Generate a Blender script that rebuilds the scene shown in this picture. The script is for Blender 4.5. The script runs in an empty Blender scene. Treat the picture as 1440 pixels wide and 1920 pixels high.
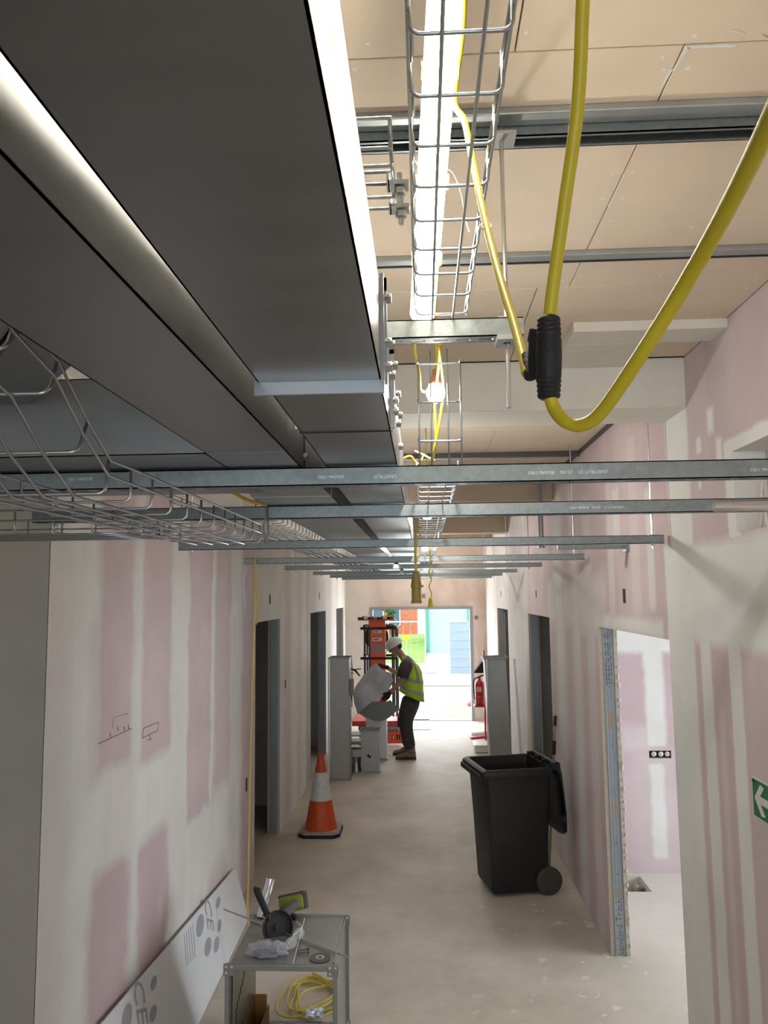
import bpy, bmesh, math, random
from mathutils import Vector, Matrix, Quaternion

random.seed(7)
S = bpy.context.scene
COL = S.collection

# ------------------------------------------------------------------ camera
CAM_POS = Vector((0, 0, 2.4))
YAW, PITCH, ROLL, FPX = 0.0483, 0.1061, -0.0116, 1447.0
fwd = Vector((-math.sin(YAW) * math.cos(PITCH), math.cos(YAW) * math.cos(PITCH), math.sin(PITCH)))
r0 = Vector((math.cos(YAW), math.sin(YAW), 0))
u0 = r0.cross(fwd)
rgt = r0 * math.cos(ROLL) + u0 * math.sin(ROLL)
upv = -r0 * math.sin(ROLL) + u0 * math.cos(ROLL)
cam_data = bpy.data.cameras.new('camera')
cam = bpy.data.objects.new('camera', cam_data)
COL.objects.link(cam)
m = Matrix((rgt, upv, -fwd)).transposed().to_4x4()
m.translation = CAM_POS
cam.matrix_world = m
cam_data.sensor_fit = 'HORIZONTAL'
cam_data.sensor_width = 36.0
cam_data.lens = FPX / 1440.0 * 36.0
cam_data.clip_start = 0.05
cam_data.clip_end = 300
S.camera = cam

# ------------------------------------------------------------------ world / light
W = bpy.data.worlds.new('world')
S.world = W
W.use_nodes = True
bg = W.node_tree.nodes['Background']
bg.inputs[0].default_value = (0.80, 0.91, 1.0, 1)
bg.inputs[1].default_value = 2.9
S.view_settings.view_transform = 'Standard'
S.view_settings.look = 'None'
S.view_settings.gamma = 1
S.view_settings.use_curve_mapping = False
S.view_settings.exposure = 0.2
TUBE_POWER = 62.0
BULB_POWER = 560.0


def area_light(name, loc, direction, sx, sy, power, color):
    ld = bpy.data.lights.new(name, 'AREA')
    ld.shape = 'RECTANGLE'
    ld.size, ld.size_y = sx, sy
    ld.energy = power
    ld.color = color
    o = bpy.data.objects.new(name, ld)
    COL.objects.link(o)
    o.location = loc
    o.rotation_euler = Vector(direction).to_track_quat('-Z', 'Y').to_euler()
    return o


# daylight entering through the end doorway, plus an unseen fill added behind the camera
area_light('daylight_doorway', (-0.05, 15.35, 1.1), (0, -1, -0.12), 1.95, 2.0, 65, (0.92, 0.97, 1.0))
area_light('fill_behind_camera', (-0.2, -3.9, 1.9), (0, 1, 0.0), 2.4, 2.2, 6, (1.0, 0.97, 0.92))
area_light('daylight_room_window', (4.9, 4.7, 1.5), (-1, 0, -0.05), 2.0, 1.6, 75, (0.92, 0.97, 1.0))


# ------------------------------------------------------------------ photo pixel -> place
def ray(px, py):
    return fwd + rgt * ((px - 720) / FPX) - upv * ((py - 960) / FPX)


def at_y(px, py, Y):
    d = ray(px, py)
    return CAM_POS + d * (Y / d.y)


def at_x(px, py, X):
    d = ray(px, py)
    return CAM_POS + d * (X / d.x)


def at_z(px, py, Z):
    d = ray(px, py)
    return CAM_POS + d * ((Z - CAM_POS.z) / d.z)


# ------------------------------------------------------------------ materials
MATS = {}


def mat(name, color, rough=0.6, metal=0.0, var=0.0, scale=8.0, bump=0.0, bscale=60.0, stretch=None,
        emit=None, trans=0.0, alpha=1.0, coat=0.0, rvar=0.0):
    if name in MATS:
        return MATS[name]
    M = bpy.data.materials.new(name)
    M.use_nodes = True
    nt = M.node_tree
    b = nt.nodes['Principled BSDF']
    c = (color[0], color[1], color[2], 1)
    b.inputs['Base Color'].default_value = c
    b.inputs['Roughness'].default_value = rough
    b.inputs['Metallic'].default_value = metal
    if trans:
        b.inputs['Transmission Weight'].default_value = trans
    if alpha < 1:
        b.inputs['Alpha'].default_value = alpha
    if coat:
        b.inputs['Coat Weight'].default_value = coat
    if emit:
        b.inputs['Emission Color'].default_value = (emit[0], emit[1], emit[2], 1)
        b.inputs['Emission Strength'].default_value = emit[3]
    if var or bump or rvar:
        g = nt.nodes.new('ShaderNodeNewGeometry')
        mp = nt.nodes.new('ShaderNodeMapping')
        if stretch:
            mp.inputs['Scale'].default_value = stretch
        nt.links.new(g.outputs['Position'], mp.inputs[0])
    if var or rvar:
        n = nt.nodes.new('ShaderNodeTexNoise')
        n.inputs['Scale'].default_value = scale
        n.inputs['Detail'].default_value = 6
        n.inputs['Roughness'].default_value = 0.62
        nt.links.new(mp.outputs[0], n.inputs['Vector'])
    if var:
        mx = nt.nodes.new('ShaderNodeMix')
        mx.data_type = 'RGBA'
        mx.inputs['A'].default_value = tuple(max(0, k * (1 - var)) for k in color) + (1,)
        mx.inputs['B'].default_value = tuple(min(1, k * (1 + var)) for k in color) + (1,)
        mr = nt.nodes.new('ShaderNodeMapRange')
        mr.inputs[1].default_value = 0.3
        mr.inputs[2].default_value = 0.7
        nt.links.new(n.outputs['Fac'], mr.inputs[0])
        nt.links.new(mr.outputs[0], mx.inputs['Factor'])
        nt.links.new(mx.outputs['Result'], b.inputs['Base Color'])
    if rvar:
        mr2 = nt.nodes.new('ShaderNodeMapRange')
        mr2.inputs[1].default_value = 0.3
        mr2.inputs[2].default_value = 0.7
        mr2.inputs[3].default_value = max(0.05, rough - rvar)
        mr2.inputs[4].default_value = min(1, rough + rvar)
        nt.links.new(n.outputs['Fac'], mr2.inputs[0])
        nt.links.new(mr2.outputs[0], b.inputs['Roughness'])
    if bump:
        n2 = nt.nodes.new('ShaderNodeTexNoise')
        n2.inputs['Scale'].default_value = bscale
        n2.inputs['Detail'].default_value = 4
        nt.links.new(mp.outputs[0], n2.inputs['Vector'])
        bp = nt.nodes.new('ShaderNodeBump')
        bp.inputs['Strength'].default_value = bump
        bp.inputs['Distance'].default_value = 0.01
        nt.links.new(n2.outputs['Fac'], bp.inputs['Height'])
        nt.links.new(bp.outputs[0], b.inputs['Normal'])
    MATS[name] = M
    return M


def rect_group():
    if 'patch_mask' in bpy.data.node_groups:
        return bpy.data.node_groups['patch_mask']
    g = bpy.data.node_groups.new('patch_mask', 'ShaderNodeTree')
    for nm in ('U', 'V', 'U0', 'U1', 'V0', 'V1', 'Soft', 'Gain'):
        g.interface.new_socket(nm, in_out='INPUT', socket_type='NodeSocketFloat')
    g.interface.new_socket('Mask', in_out='OUTPUT', socket_type='NodeSocketFloat')
    i = g.nodes.new('NodeGroupInput')
    o = g.nodes.new('NodeGroupOutput')

    def edge(val, lim, sign):
        s = g.nodes.new('ShaderNodeMath')
        s.operation = 'SUBTRACT'
        if sign > 0:
            g.links.new(i.outputs[val], s.inputs[0])
            g.links.new(i.outputs[lim], s.inputs[1])
        else:
            g.links.new(i.outputs[lim], s.inputs[0])
            g.links.new(i.outputs[val], s.inputs[1])
        d = g.nodes.new('ShaderNodeMath')
        d.operation = 'DIVIDE'
        g.links.new(s.outputs[0], d.inputs[0])
        g.links.new(i.outputs['Soft'], d.inputs[1])
        a = g.nodes.new('ShaderNodeMath')
        a.operation = 'ADD'
        a.use_clamp = True
        a.inputs[1].default_value = 0.5
        g.links.new(d.outputs[0], a.inputs[0])
        return a.outputs[0]
    e = [edge('U', 'U0', 1), edge('U', 'U1', -1), edge('V', 'V0', 1), edge('V', 'V1', -1)]
    cur = e[0]
    for k in e[1:]:
        mm = g.nodes.new('ShaderNodeMath')
        mm.operation = 'MULTIPLY'
        g.links.new(cur, mm.inputs[0])
        g.links.new(k, mm.inputs[1])
        cur = mm.outputs[0]
    mm = g.nodes.new('ShaderNodeMath')
    mm.operation = 'MULTIPLY'
    g.links.new(cur, mm.inputs[0])
    g.links.new(i.outputs['Gain'], mm.inputs[1])
    g.links.new(mm.outputs[0], o.inputs[0])
    return g


def patch_mat(name, base, over, rects, axes=(1, 2), rough=0.75, warp=0.05, wscale=5.0, var=0.06,
              stripes=None):
    """plasterboard: a base colour with patches of a second colour (u0,u1,v0,v1,soft,gain) on it"""
    M = bpy.data.materials.new(name)
    M.use_nodes = True
    nt = M.node_tree
    b = nt.nodes['Principled BSDF']
    b.inputs['Roughness'].default_value = rough
    g = nt.nodes.new('ShaderNodeNewGeometry')
    n = nt.nodes.new('ShaderNodeTexNoise')
    n.inputs['Scale'].default_value = wscale
    n.inputs['Detail'].default_value = 5
    nt.links.new(g.outputs['Position'], n.inputs['Vector'])
    sc = nt.nodes.new('ShaderNodeVectorMath')
    sc.operation = 'SUBTRACT'
    sc.inputs[1].default_value = (0.5, 0.5, 0.5)
    nt.links.new(n.outputs['Color'], sc.inputs[0])
    s2 = nt.nodes.new('ShaderNodeVectorMath')
    s2.operation = 'SCALE'
    s2.inputs['Scale'].default_value = warp
    nt.links.new(sc.outputs[0], s2.inputs[0])
    ad = nt.nodes.new('ShaderNodeVectorMath')
    ad.operation = 'ADD'
    nt.links.new(g.outputs['Position'], ad.inputs[0])
    nt.links.new(s2.outputs[0], ad.inputs[1])
    sp = nt.nodes.new('ShaderNodeSeparateXYZ')
    nt.links.new(ad.outputs[0], sp.inputs[0])
    U, V = sp.outputs[axes[0]], sp.outputs[axes[1]]
    grp = rect_group()
    cur = None
    for rc in rects:
        k = nt.nodes.new('ShaderNodeGroup')
        k.node_tree = grp
        nt.links.new(U, k.inputs['U'])
        nt.links.new(V, k.inputs['V'])
        for nm, v in zip(('U0', 'U1', 'V0', 'V1', 'Soft', 'Gain'), rc):
            k.inputs[nm].default_value = v
        if cur is None:
            cur = k.outputs[0]
        else:
            mx = nt.nodes.new('ShaderNodeMath')
            mx.operation = 'MAXIMUM'
            nt.links.new(cur, mx.inputs[0])
            nt.links.new(k.outputs[0], mx.inputs[1])
            cur = mx.outputs[0]
    if stripes:
        # faint trowel streaks: noise stretched along the vertical
        mp = nt.nodes.new('ShaderNodeMapping')
        mp.inputs['Scale'].default_value = stripes[0]
        nt.links.new(g.outputs['Position'], mp.inputs[0])
        n3 = nt.nodes.new('ShaderNodeTexNoise')
        n3.inputs['Scale'].default_value = 1.0
        n3.inputs['Detail'].default_value = 3
        nt.links.new(mp.outputs[0], n3.inputs['Vector'])
        mr = nt.nodes.new('ShaderNodeMapRange')
        mr.inputs[1].default_value = 0.42
        mr.inputs[2].default_value = 0.62
        mr.inputs[4].default_value = stripes[1]
        nt.links.new(n3.outputs['Fac'], mr.inputs[0])
        if cur is None:
            cur = mr.outputs[0]
        else:
            mx = nt.nodes.new('ShaderNodeMath')
            mx.operation = 'MAXIMUM'
            nt.links.new(cur, mx.inputs[0])
            nt.links.new(mr.outputs[0], mx.inputs[1])
            cur = mx.outputs[0]
    mix = nt.nodes.new('ShaderNodeMix')
    mix.data_type = 'RGBA'
    mix.inputs['A'].default_value = tuple(base) + (1,)
    mix.inputs['B'].default_value = tuple(over) + (1,)
    nt.links.new(cur, mix.inputs['Factor'])
    # slight blotchiness
    n4 = nt.nodes.new('ShaderNodeTexNoise')
    n4.inputs['Scale'].default_value = 3.0
    n4.inputs['Detail'].default_value = 8
    nt.links.new(g.outputs['Position'], n4.inputs['Vector'])
    mr4 = nt.nodes.new('ShaderNodeMapRange')
    mr4.inputs[1].default_value = 0.3
    mr4.inputs[2].default_value = 0.7
    mr4.inputs[3].default_value = 1 - var
    mr4.inputs[4].default_value = 1 + var
    nt.links.new(n4.outputs['Fac'], mr4.inputs[0])
    vm = nt.nodes.new('ShaderNodeVectorMath')
    vm.operation = 'SCALE'
    nt.links.new(mix.outputs['Result'], vm.inputs[0])
    nt.links.new(mr4.outputs[0], vm.inputs['Scale'])
    nt.links.new(vm.outputs[0], b.inputs['Base Color'])
    return M


# ------------------------------------------------------------------ mesh helpers
class MB:
    def __init__(self):
        self.v, self.f = [], []

    def add(self, vs, fs):
        n = len(self.v)
        self.v += [tuple(x) for x in vs]
        self.f += [tuple(i + n for i in q) for q in fs]
        return self

    def box(self, x0, x1, y0, y1, z0, z1):
        vs = [(x0, y0, z0), (x1, y0, z0), (x1, y1, z0), (x0, y1, z0),
              (x0, y0, z1), (x1, y0, z1), (x1, y1, z1), (x0, y1, z1)]
        return self.add(vs, [(0, 3, 2, 1), (4, 5, 6, 7), (0, 1, 5, 4), (1, 2, 6, 5), (2, 3, 7, 6), (3, 0, 4, 7)])

    def bbox(self, x0, x1, y0, y1, z0, z1, r):
        """box with chamfered edges"""
        bm = bmesh.new()
        bmesh.ops.create_cube(bm, size=1)
        for v in bm.verts:
            v.co = ((x0 + x1) / 2 + v.co.x * (x1 - x0), (y0 + y1) / 2 + v.co.y * (y1 - y0), (z0 + z1) / 2 + v.co.z * (z1 - z0))
        bmesh.ops.bevel(bm, geom=list(bm.edges), offset=r, segments=2, affect='EDGES', profile=0.5)
        return self.frombm(bm)

    def frombm(self, bm, M=None):
        bm.verts.ensure_lookup_table()
        bm.verts.index_update()
        vs = [(M @ v.co) if M else v.co.copy() for v in bm.verts]
        fs = [[v.index for v in f.verts] for f in bm.faces]
        bm.free()
        return self.add(vs, fs)

    def obox(self, c, ax, ay, az, hx, hy, hz):
        c = Vector(c)
        ax, ay, az = Vector(ax).normalized() * hx, Vector(ay).normalized() * hy, Vector(az).normalized() * hz
        vs = [c + ax * sx + ay * sy + az * sz for sz in (-1, 1) for sx, sy in ((-1, -1), (1, -1), (1, 1), (-1, 1))]
        return self.add(vs, [(0, 3, 2, 1), (4, 5, 6, 7), (0, 1, 5, 4), (1, 2, 6, 5), (2, 3, 7, 6), (3, 0, 4, 7)])

    def bar(self, a, b, w, h, up=(0, 0, 1)):
        a, b = Vector(a), Vector(b)
        d = (b - a).normalized()
        s = d.cross(Vector(up)).normalized()
        u = s.cross(d)
        return self.obox((a + b) / 2, d, s, u, (b - a).length / 2, w / 2, h / 2)

    def tube(self, pts, r, n=8, caps=True, closed=False):
        pts = [Vector(p) for p in pts]
        rs = r if isinstance(r, (list, tuple)) else [r] * len(pts)
        k = len(pts)
        base = len(self.v)
        t0 = (pts[1] - pts[0]).normalized()
        ref = Vector((0, 0, 1)) if abs(t0.z) < 0.9 else Vector((1, 0, 0))
        s = t0.cross(ref).normalized()
        for i, p in enumerate(pts):
            if closed:
                t = (pts[(i + 1) % k] - pts[i - 1]).normalized()
            elif i == 0:
                t = t0
            elif i == k - 1:
                t = (pts[-1] - pts[-2]).normalized()
            else:
                t = ((pts[i + 1] - p).normalized() + (p - pts[i - 1]).normalized())
                t = t.normalized() if t.length > 1e-6 else (pts[i + 1] - p).normalized()
            s = (s - t * s.dot(t))
            s = s.normalized() if s.length > 1e-6 else t.orthogonal().normalized()
            b = t.cross(s)
            for j in range(n):
                a = 2 * math.pi * j / n
                self.v.append(tuple(p + (s * math.cos(a) + b * math.sin(a)) * rs[i]))
        lim = k if closed else k - 1
        for i in range(lim):
            for j in range(n):
                a0 = base + i * n + j
                a1 = base + i * n + (j + 1) % n
                b0 = base + ((i + 1) % k) * n + j
                b1 = base + ((i + 1) % k) * n + (j + 1) % n
                self.f.append((a0, a1, b1, b0))
        if caps and not closed:
            self.f.append(tuple(base + j for j in reversed(range(n))))
            self.f.append(tuple(base + (k - 1) * n + j for j in range(n)))
        return self

    def lathe(self, prof, c=(0, 0, 0), axis=(0, 0, 1), n=24):
        """prof: list of (radius, height along axis)"""
        c, ax = Vector(c), Vector(axis).normalized()
        s = ax.orthogonal().normalized()
        b = ax.cross(s)
        base = len(self.v)
        for r, h in prof:
            for j in range(n):
                a = 2 * math.pi * j / n
                self.v.append(tuple(c + ax * h + (s * math.cos(a) + b * math.sin(a)) * r))
        for i in range(len(prof) - 1):
            for j in range(n):
                self.f.append((base + i * n + j, base + i * n + (j + 1) % n, base + (i + 1) * n + (j + 1) % n, base + (i + 1) * n + j))
        if prof[0][0] > 1e-5:
            self.f.append(tuple(base + j for j in reversed(range(n))))
        if prof[-1][0] > 1e-5:
            self.f.append(tuple(base + (len(prof) - 1) * n + j for j in range(n)))
        return self

    def prism(self, poly, ext):
        ext = Vector(ext)
        a = [Vector(p) for p in poly]
        n = len(a)
        vs = a + [p + ext for p in a]
        fs = [tuple(range(n))[::-1], tuple(range(n, 2 * n))]
        fs += [(i, (i + 1) % n, (i + 1) % n + n, i + n) for i in range(n)]
        return self.add(vs, fs)

    def ell(self, c, rx, ry, rz, seg=16, rings=10, rot=None):
        bm = bmesh.new()
        bmesh.ops.create_uvsphere(bm, u_segments=seg, v_segments=rings, radius=1)
        M = Matrix.Translation(Vector(c)) @ (rot.to_4x4() if rot else Matrix.Identity(4)) @ Matrix.Diagonal((rx, ry, rz, 1))
        return self.frombm(bm, M)

    def rings(self, secs, n=20, cap=True):
        """loft of elliptical sections: (centre, axis_a * ra, axis_b * rb)"""
        base = len(self.v)
        for c, a, b in secs:
            c, a, b = Vector(c), Vector(a), Vector(b)
            for j in range(n):
                t = 2 * math.pi * j / n
                self.v.append(tuple(c + a * math.cos(t) + b * math.sin(t)))
        for i in range(len(secs) - 1):
            for j in range(n):
                self.f.append((base + i * n + j, base + i * n + (j + 1) % n, base + (i + 1) * n + (j + 1) % n, base + (i + 1) * n + j))
        if cap:
            self.f.append(tuple(base + j for j in reversed(range(n))))
            self.f.append(tuple(base + (len(secs) - 1) * n + j for j in range(n)))
        return self

    def mesh(self, name, material=None, smooth=False):
        me = bpy.data.meshes.new(name)
        me.from_pydata(self.v, [], self.f)
        bm = bmesh.new()
        bm.from_mesh(me)
        bmesh.ops.recalc_face_normals(bm, faces=bm.faces)
        bm.to_mesh(me)
        bm.free()
        if material:
            me.materials.append(material)
        if smooth:
            for p in me.polygons:
                p.use_smooth = True
            if smooth != 'all':
                try:
                    me.set_sharp_from_angle(angle=math.radians(40))
                except Exception:
                    pass
        return me

    def build(self, name, material, parent=None, smooth=False, label=None):
        return link(name, self.mesh(name, material, smooth), parent, label)


def link(name, me, parent=None, label=None, M=None):
    o = bpy.data.objects.new(name, me)
    COL.objects.link(o)
    if M is not None:
        o.matrix_world = M
    if parent is not None:
        o.parent = parent
        o.matrix_parent_inverse = origin(parent)
    if label:
        o['label'] = label
    return o


def origin(p):
    M = Matrix.Identity(4)
    q = p
    chain = []
    while q is not None:
        chain.append(q)
        q = q.parent
    for q in reversed(chain):
        M = M @ (q.matrix_parent_inverse if q.parent else Matrix.Identity(4)) @ q.matrix_basis
    return M.inverted()


def thing(name, label, cat, loc=(0, 0, 0), group=None):
    o = bpy.data.objects.new(name, None)
    o.empty_display_size = 0.05
    COL.objects.link(o)
    o.location = loc
    return tag(o, label, cat, group)


def tag(o, label, cat, group=None):
    o['label'] = label
    o['category'] = cat
    if group:
        o['group'] = group
    return o


def struct(o, label=None):
    o['kind'] = 'structure'
    if label:
        o['label'] = label
    return o


def copy_tree(o, offset, parent=None):
    c = o.copy()
    COL.objects.link(c)
    if parent is None:
        c.location = Vector(o.location) + Vector(offset)
    else:
        c.parent = parent
    for ch in list(o.children):
        copy_tree(ch, offset, c)
    return c


def smooth_path(pts, sub=8):
    pts = [Vector(p) for p in pts]
    out = []
    for i in range(len(pts) - 1):
        p0 = pts[max(i - 1, 0)]
        p1, p2 = pts[i], pts[i + 1]
        p3 = pts[min(i + 2, len(pts) - 1)]
        for k in range(sub):
            t = k / sub
            out.append(0.5 * ((2 * p1) + (p2 - p0) * t + (2 * p0 - 5 * p1 + 4 * p2 - p3) * t * t + (3 * p1 - p0 - 3 * p2 + p3) * t ** 3))
    out.append(pts[-1])
    return out


def text_mesh(name, string, size, M, material, parent=None, depth=0.0, align='CENTER', mirror=False):
    cu = bpy.data.curves.new(name, 'FONT')
    cu.body = string
    cu.size = size
    cu.align_x = align
    cu.align_y = 'CENTER'
    cu.extrude = depth
    cu.resolution_u = 2
    t = bpy.data.objects.new(name, cu)
    COL.objects.link(t)
    bpy.context.view_layer.update()
    dg = bpy.context.evaluated_depsgraph_get()
    me = bpy.data.meshes.new_from_object(t.evaluated_get(dg))
    bpy.data.objects.remove(t)
    if mirror:
        me.transform(Matrix.Diagonal((-1, 1, 1, 1)))
    me.transform(M)
    me.materials.clear()
    me.materials.append(material)
    return link(name, me, parent)


def frame_mat(origin_, xdir, ydir):
    x = Vector(xdir).normalized()
    y = Vector(ydir).normalized()
    z = x.cross(y).normalized()
    y = z.cross(x)
    M = Matrix((x, y, z)).transposed().to_4x4()
    M.translation = Vector(origin_)
    return M


# ------------------------------------------------------------------ colours
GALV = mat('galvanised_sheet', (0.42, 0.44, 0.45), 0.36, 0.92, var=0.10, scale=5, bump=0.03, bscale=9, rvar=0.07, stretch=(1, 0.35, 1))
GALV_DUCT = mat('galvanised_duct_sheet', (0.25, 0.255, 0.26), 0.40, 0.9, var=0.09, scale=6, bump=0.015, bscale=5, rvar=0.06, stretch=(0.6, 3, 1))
STRUT = mat('galvanised_strut', (0.26, 0.285, 0.28), 0.42, 0.85, var=0.14, scale=60, bump=0.05, bscale=220)
ZINC = mat('zinc_wire', (0.46, 0.49, 0.51), 0.30, 0.95)
STEEL = mat('zinc_bolt', (0.62, 0.63, 0.62), 0.3, 0.95)
DARKMETAL = mat('dark_channel_slot', (0.03, 0.03, 0.032), 0.6, 0.3)
STUD = mat('steel_stud', (0.33, 0.37, 0.40), 0.45, 0.6, var=0.08, scale=4, stretch=(6, 6, 0.4))
CHANNEL = mat('ceiling_channel', (0.40, 0.42, 0.41), 0.45, 0.75, var=0.1, scale=10)
YELLOW = mat('yellow_cable', (0.60, 0.48, 0.02), 0.38, 0.0)
YELLOW_D = mat('yellow_cable_dull', (0.55, 0.43, 0.07), 0.5, 0.0)
BLACK = mat('black_plastic', (0.008, 0.008, 0.009), 0.5)
BLACKR = mat('black_rubber', (0.012, 0.012, 0.013), 0.62, bump=0.2, bscale=200)
BINP = mat('bin_plastic', (0.0085, 0.0088, 0.009), 0.5, var=0.3, scale=12, bump=0.08, bscale=120)
WHITE = mat('white_plastic', (0.78, 0.78, 0.76), 0.4)
PAPER_BROWN = mat('board_edge', (0.52, 0.47, 0.38), 0.85, var=0.1, scale=30)
GYPSUM = mat('gypsum_edge', (0.72, 0.72, 0.68), 0.9, var=0.1, scale=40)
INK = mat('grey_ink', (0.10, 0.10, 0.12), 0.8)
FAINT_INK = mat('faint_ink', (0.36, 0.38, 0.43), 0.85)
DARK = mat('dark_void', (0.02, 0.019, 0.018), 0.9)
# ------------------------------------------------------------------ setting: floor, walls, ceiling
XL, XR, YE, ZC, ZD, WT = -1.49, 1.21, 15.0, 3.46, 2.16, 0.125

PINK = (0.62, 0.485, 0.505)
PLASTER = (0.79, 0.80, 0.765)


def uv_x(px, py, X):
    p = at_x(px, py, X)
    return p.y, p.z


def prect(x0, y0, x1, y1, X, soft=0.05, gain=1.0, row=None):
    row = row or (1250 if y1 < 1600 else 1700)
    u, v = at_x(x0, row, X).y, at_x(x1, row, X).y
    a, b = at_x((x0 + x1) / 2, y0, X), at_x((x0 + x1) / 2, y1, X)
    return (min(u, v), max(u, v), min(a.z, b.z), max(a.z, b.z), soft, gain)


# joint compound and bare pink board, read off the photograph, in metres on the wall
left_pink = [
    prect(184, 900, 251, 1440, XL, 0.10, 0.85), prect(266, 900, 321, 1418, XL, 0.08, 0.9), prect(172, 1150, 190, 1470, XL, 0.12, 0.5),
    prect(353, 960, 396, 1530, XL, 0.06, 0.9), prect(403, 960, 433, 1470, XL, 0.10, 0.75), prect(450, 900, 474, 1800, XL, 0.12, 0.75),
    prect(165, 1625, 242, 2300, XL, 0.10, 1.0), prect(257, 1560, 316, 2200, XL, 0.10, 1.0), prect(390, 1620, 425, 1900, XL, 0.15, 0.6),
    (8.3, 8.75, 0.0, 3.1, 0.2, 0.6), (9.2, 9.45, 0, 3.2, 0.2, 0.45), (9.9, 10.2, 0, 3.2, 0.12, 0.6),
    (12.2, 12.6, 0, 3.2, 0.2, 0.4), (13.3, 13.7, 0, 3.2, 0.2, 0.5)]
M_LEFT = patch_mat('plasterboard_left', PLASTER, PINK, left_pink, warp=0.16, wscale=4.0, stripes=((1, 2.6, 0.12), 0.26))
right_white = [
    # wide band of compound and the vertical joints of the near wall
    (0.5, 3.72, 2.17, 2.60, 0.06, 1.0), (prect(1270, 1373, 1311, 1400, XR, row=1367)[0], 3.92, -0.1, 2.62, 0.03, 1.0), (3.50, 3.82, 2.6, 3.24, 0.03, 1.0),
    prect(1321, 1100, 1341, 2300, XR, 0.02, 0.95, 1367), prect(1374, 1100, 1397, 2300, XR, 0.02, 1.0, 1367), (2.3, 2.45, 0, 2.4, 0.05, 0.9),
    (1.5, 1.65, 0, 2.4, 0.05, 0.9), prect(1350, 1330, 1360, 2300, XR, 0.03, 0.3, 1367),
    # filler dabs
    (3.19, 3.26, 3.05, 3.16, 0.03, 1.0), (3.34, 3.40, 2.99, 3.06, 0.02, 1.0), (3.12, 3.18, 2.90, 3.02, 0.03, 1.0), (3.36, 3.40, 2.84, 2.93, 0.02, 1.0),
    # around the service opening
    (2.98, 3.10, 2.60, 2.99, 0.02, 1.0), (1.9, 3.06, 2.92, 2.99, 0.02, 1.0), (1.9, 3.06, 2.55, 2.61, 0.04, 0.8),
    # beyond the first doorway
    (4.35, 4.55, 2.2, 3.3, 0.05, 0.35), (4.75, 4.95, 2.7, 3.05, 0.06, 0.7), (4.95, 5.1, 2.2, 3.1, 0.05, 0.55), (4.0, 5.3, 2.16, 2.25, 0.05, 0.9),
    (4.10, 4.22, 2.3, 2.95, 0.05, 0.7), (5.6, 5.85, 0, 3.1, 0.1, 0.5), (6.1, 6.4, 0, 3.3, 0.15, 0.75), (6.75, 7.2, 0.0, 3.4, 0.25, 0.85),
    (9.05, 10.9, 0, 3.5, 0.3, 0.75), (10.3, 15, 0, 3.5, 0.4, 0.7), (5.2, 7.6, 2.1, 2.5, 0.15, 0.55)]
M_RIGHT = patch_mat('plasterboard_right', PINK, PLASTER, right_white, warp=0.03, wscale=10.0, stripes=((1, 2.4, 0.15), 0.18))
M_PLAIN = patch_mat('plasterboard_plain', (0.37, 0.35, 0.305), (0.34, 0.29, 0.27), [(-3.4, -2.9, 0.2, 3.2, 0.15, 0.6), (-2.1, -1.93, 1.6, 1.9, 0.06, 0.6)], axes=(0, 2), warp=0.1,
                    stripes=((2.0, 1, 0.3), 0.12))
M_SIDE = patch_mat('plasterboard_side', PLASTER, PINK, [(-1, 1.5, 0, 3.0, 0.2, 0.7)], warp=0.1, stripes=((1, 2, 0.2), 0.3))
M_ROOM = patch_mat('plasterboard_room', (0.54, 0.42, 0.455), (0.72, 0.73, 0.72),
                   [(1.35, 4.0, 1.86, 3.5, 0.05, 1.0), (1.93, 2.10, 1.05, 1.9, 0.04, 0.95), (1.94, 2.07, 0.12, 0.92, 0.05, 0.95), (1.75, 2.2, 0.0, 1.05, 0.2, 0.3),
                    (1.7, 2.0, 1.0, 1.25, 0.1, 0.4), (2.5, 2.65, 0.1, 1.9, 0.05, 0.9)], axes=(0, 2), warp=0.05, wscale=7)
M_END = patch_mat('end_wall_skim', (0.60, 0.47, 0.40), (0.74, 0.70, 0.65),
                  [(-1.6, -0.9, 0, 3.4, 0.3, 0.8), (-0.9, 0.1, 2.15, 2.9, 0.3, 0.45), (0.9, 1.02, 0, 2.2, 0.1, 0.6)], axes=(0, 2), warp=0.3, wscale=3,
                  stripes=((2.5, 1, 2.0), 0.4))
M_CEIL = mat('ceiling_board_paper', (0.70, 0.58, 0.44), 0.8, var=0.05, scale=3)
M_BEAM = mat('painted_board', (0.72, 0.69, 0.60), 0.75, var=0.05, scale=5)
M_BEAM2 = mat('bare_beam_board', (0.44, 0.35, 0.26), 0.8, var=0.08, scale=5)


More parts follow.
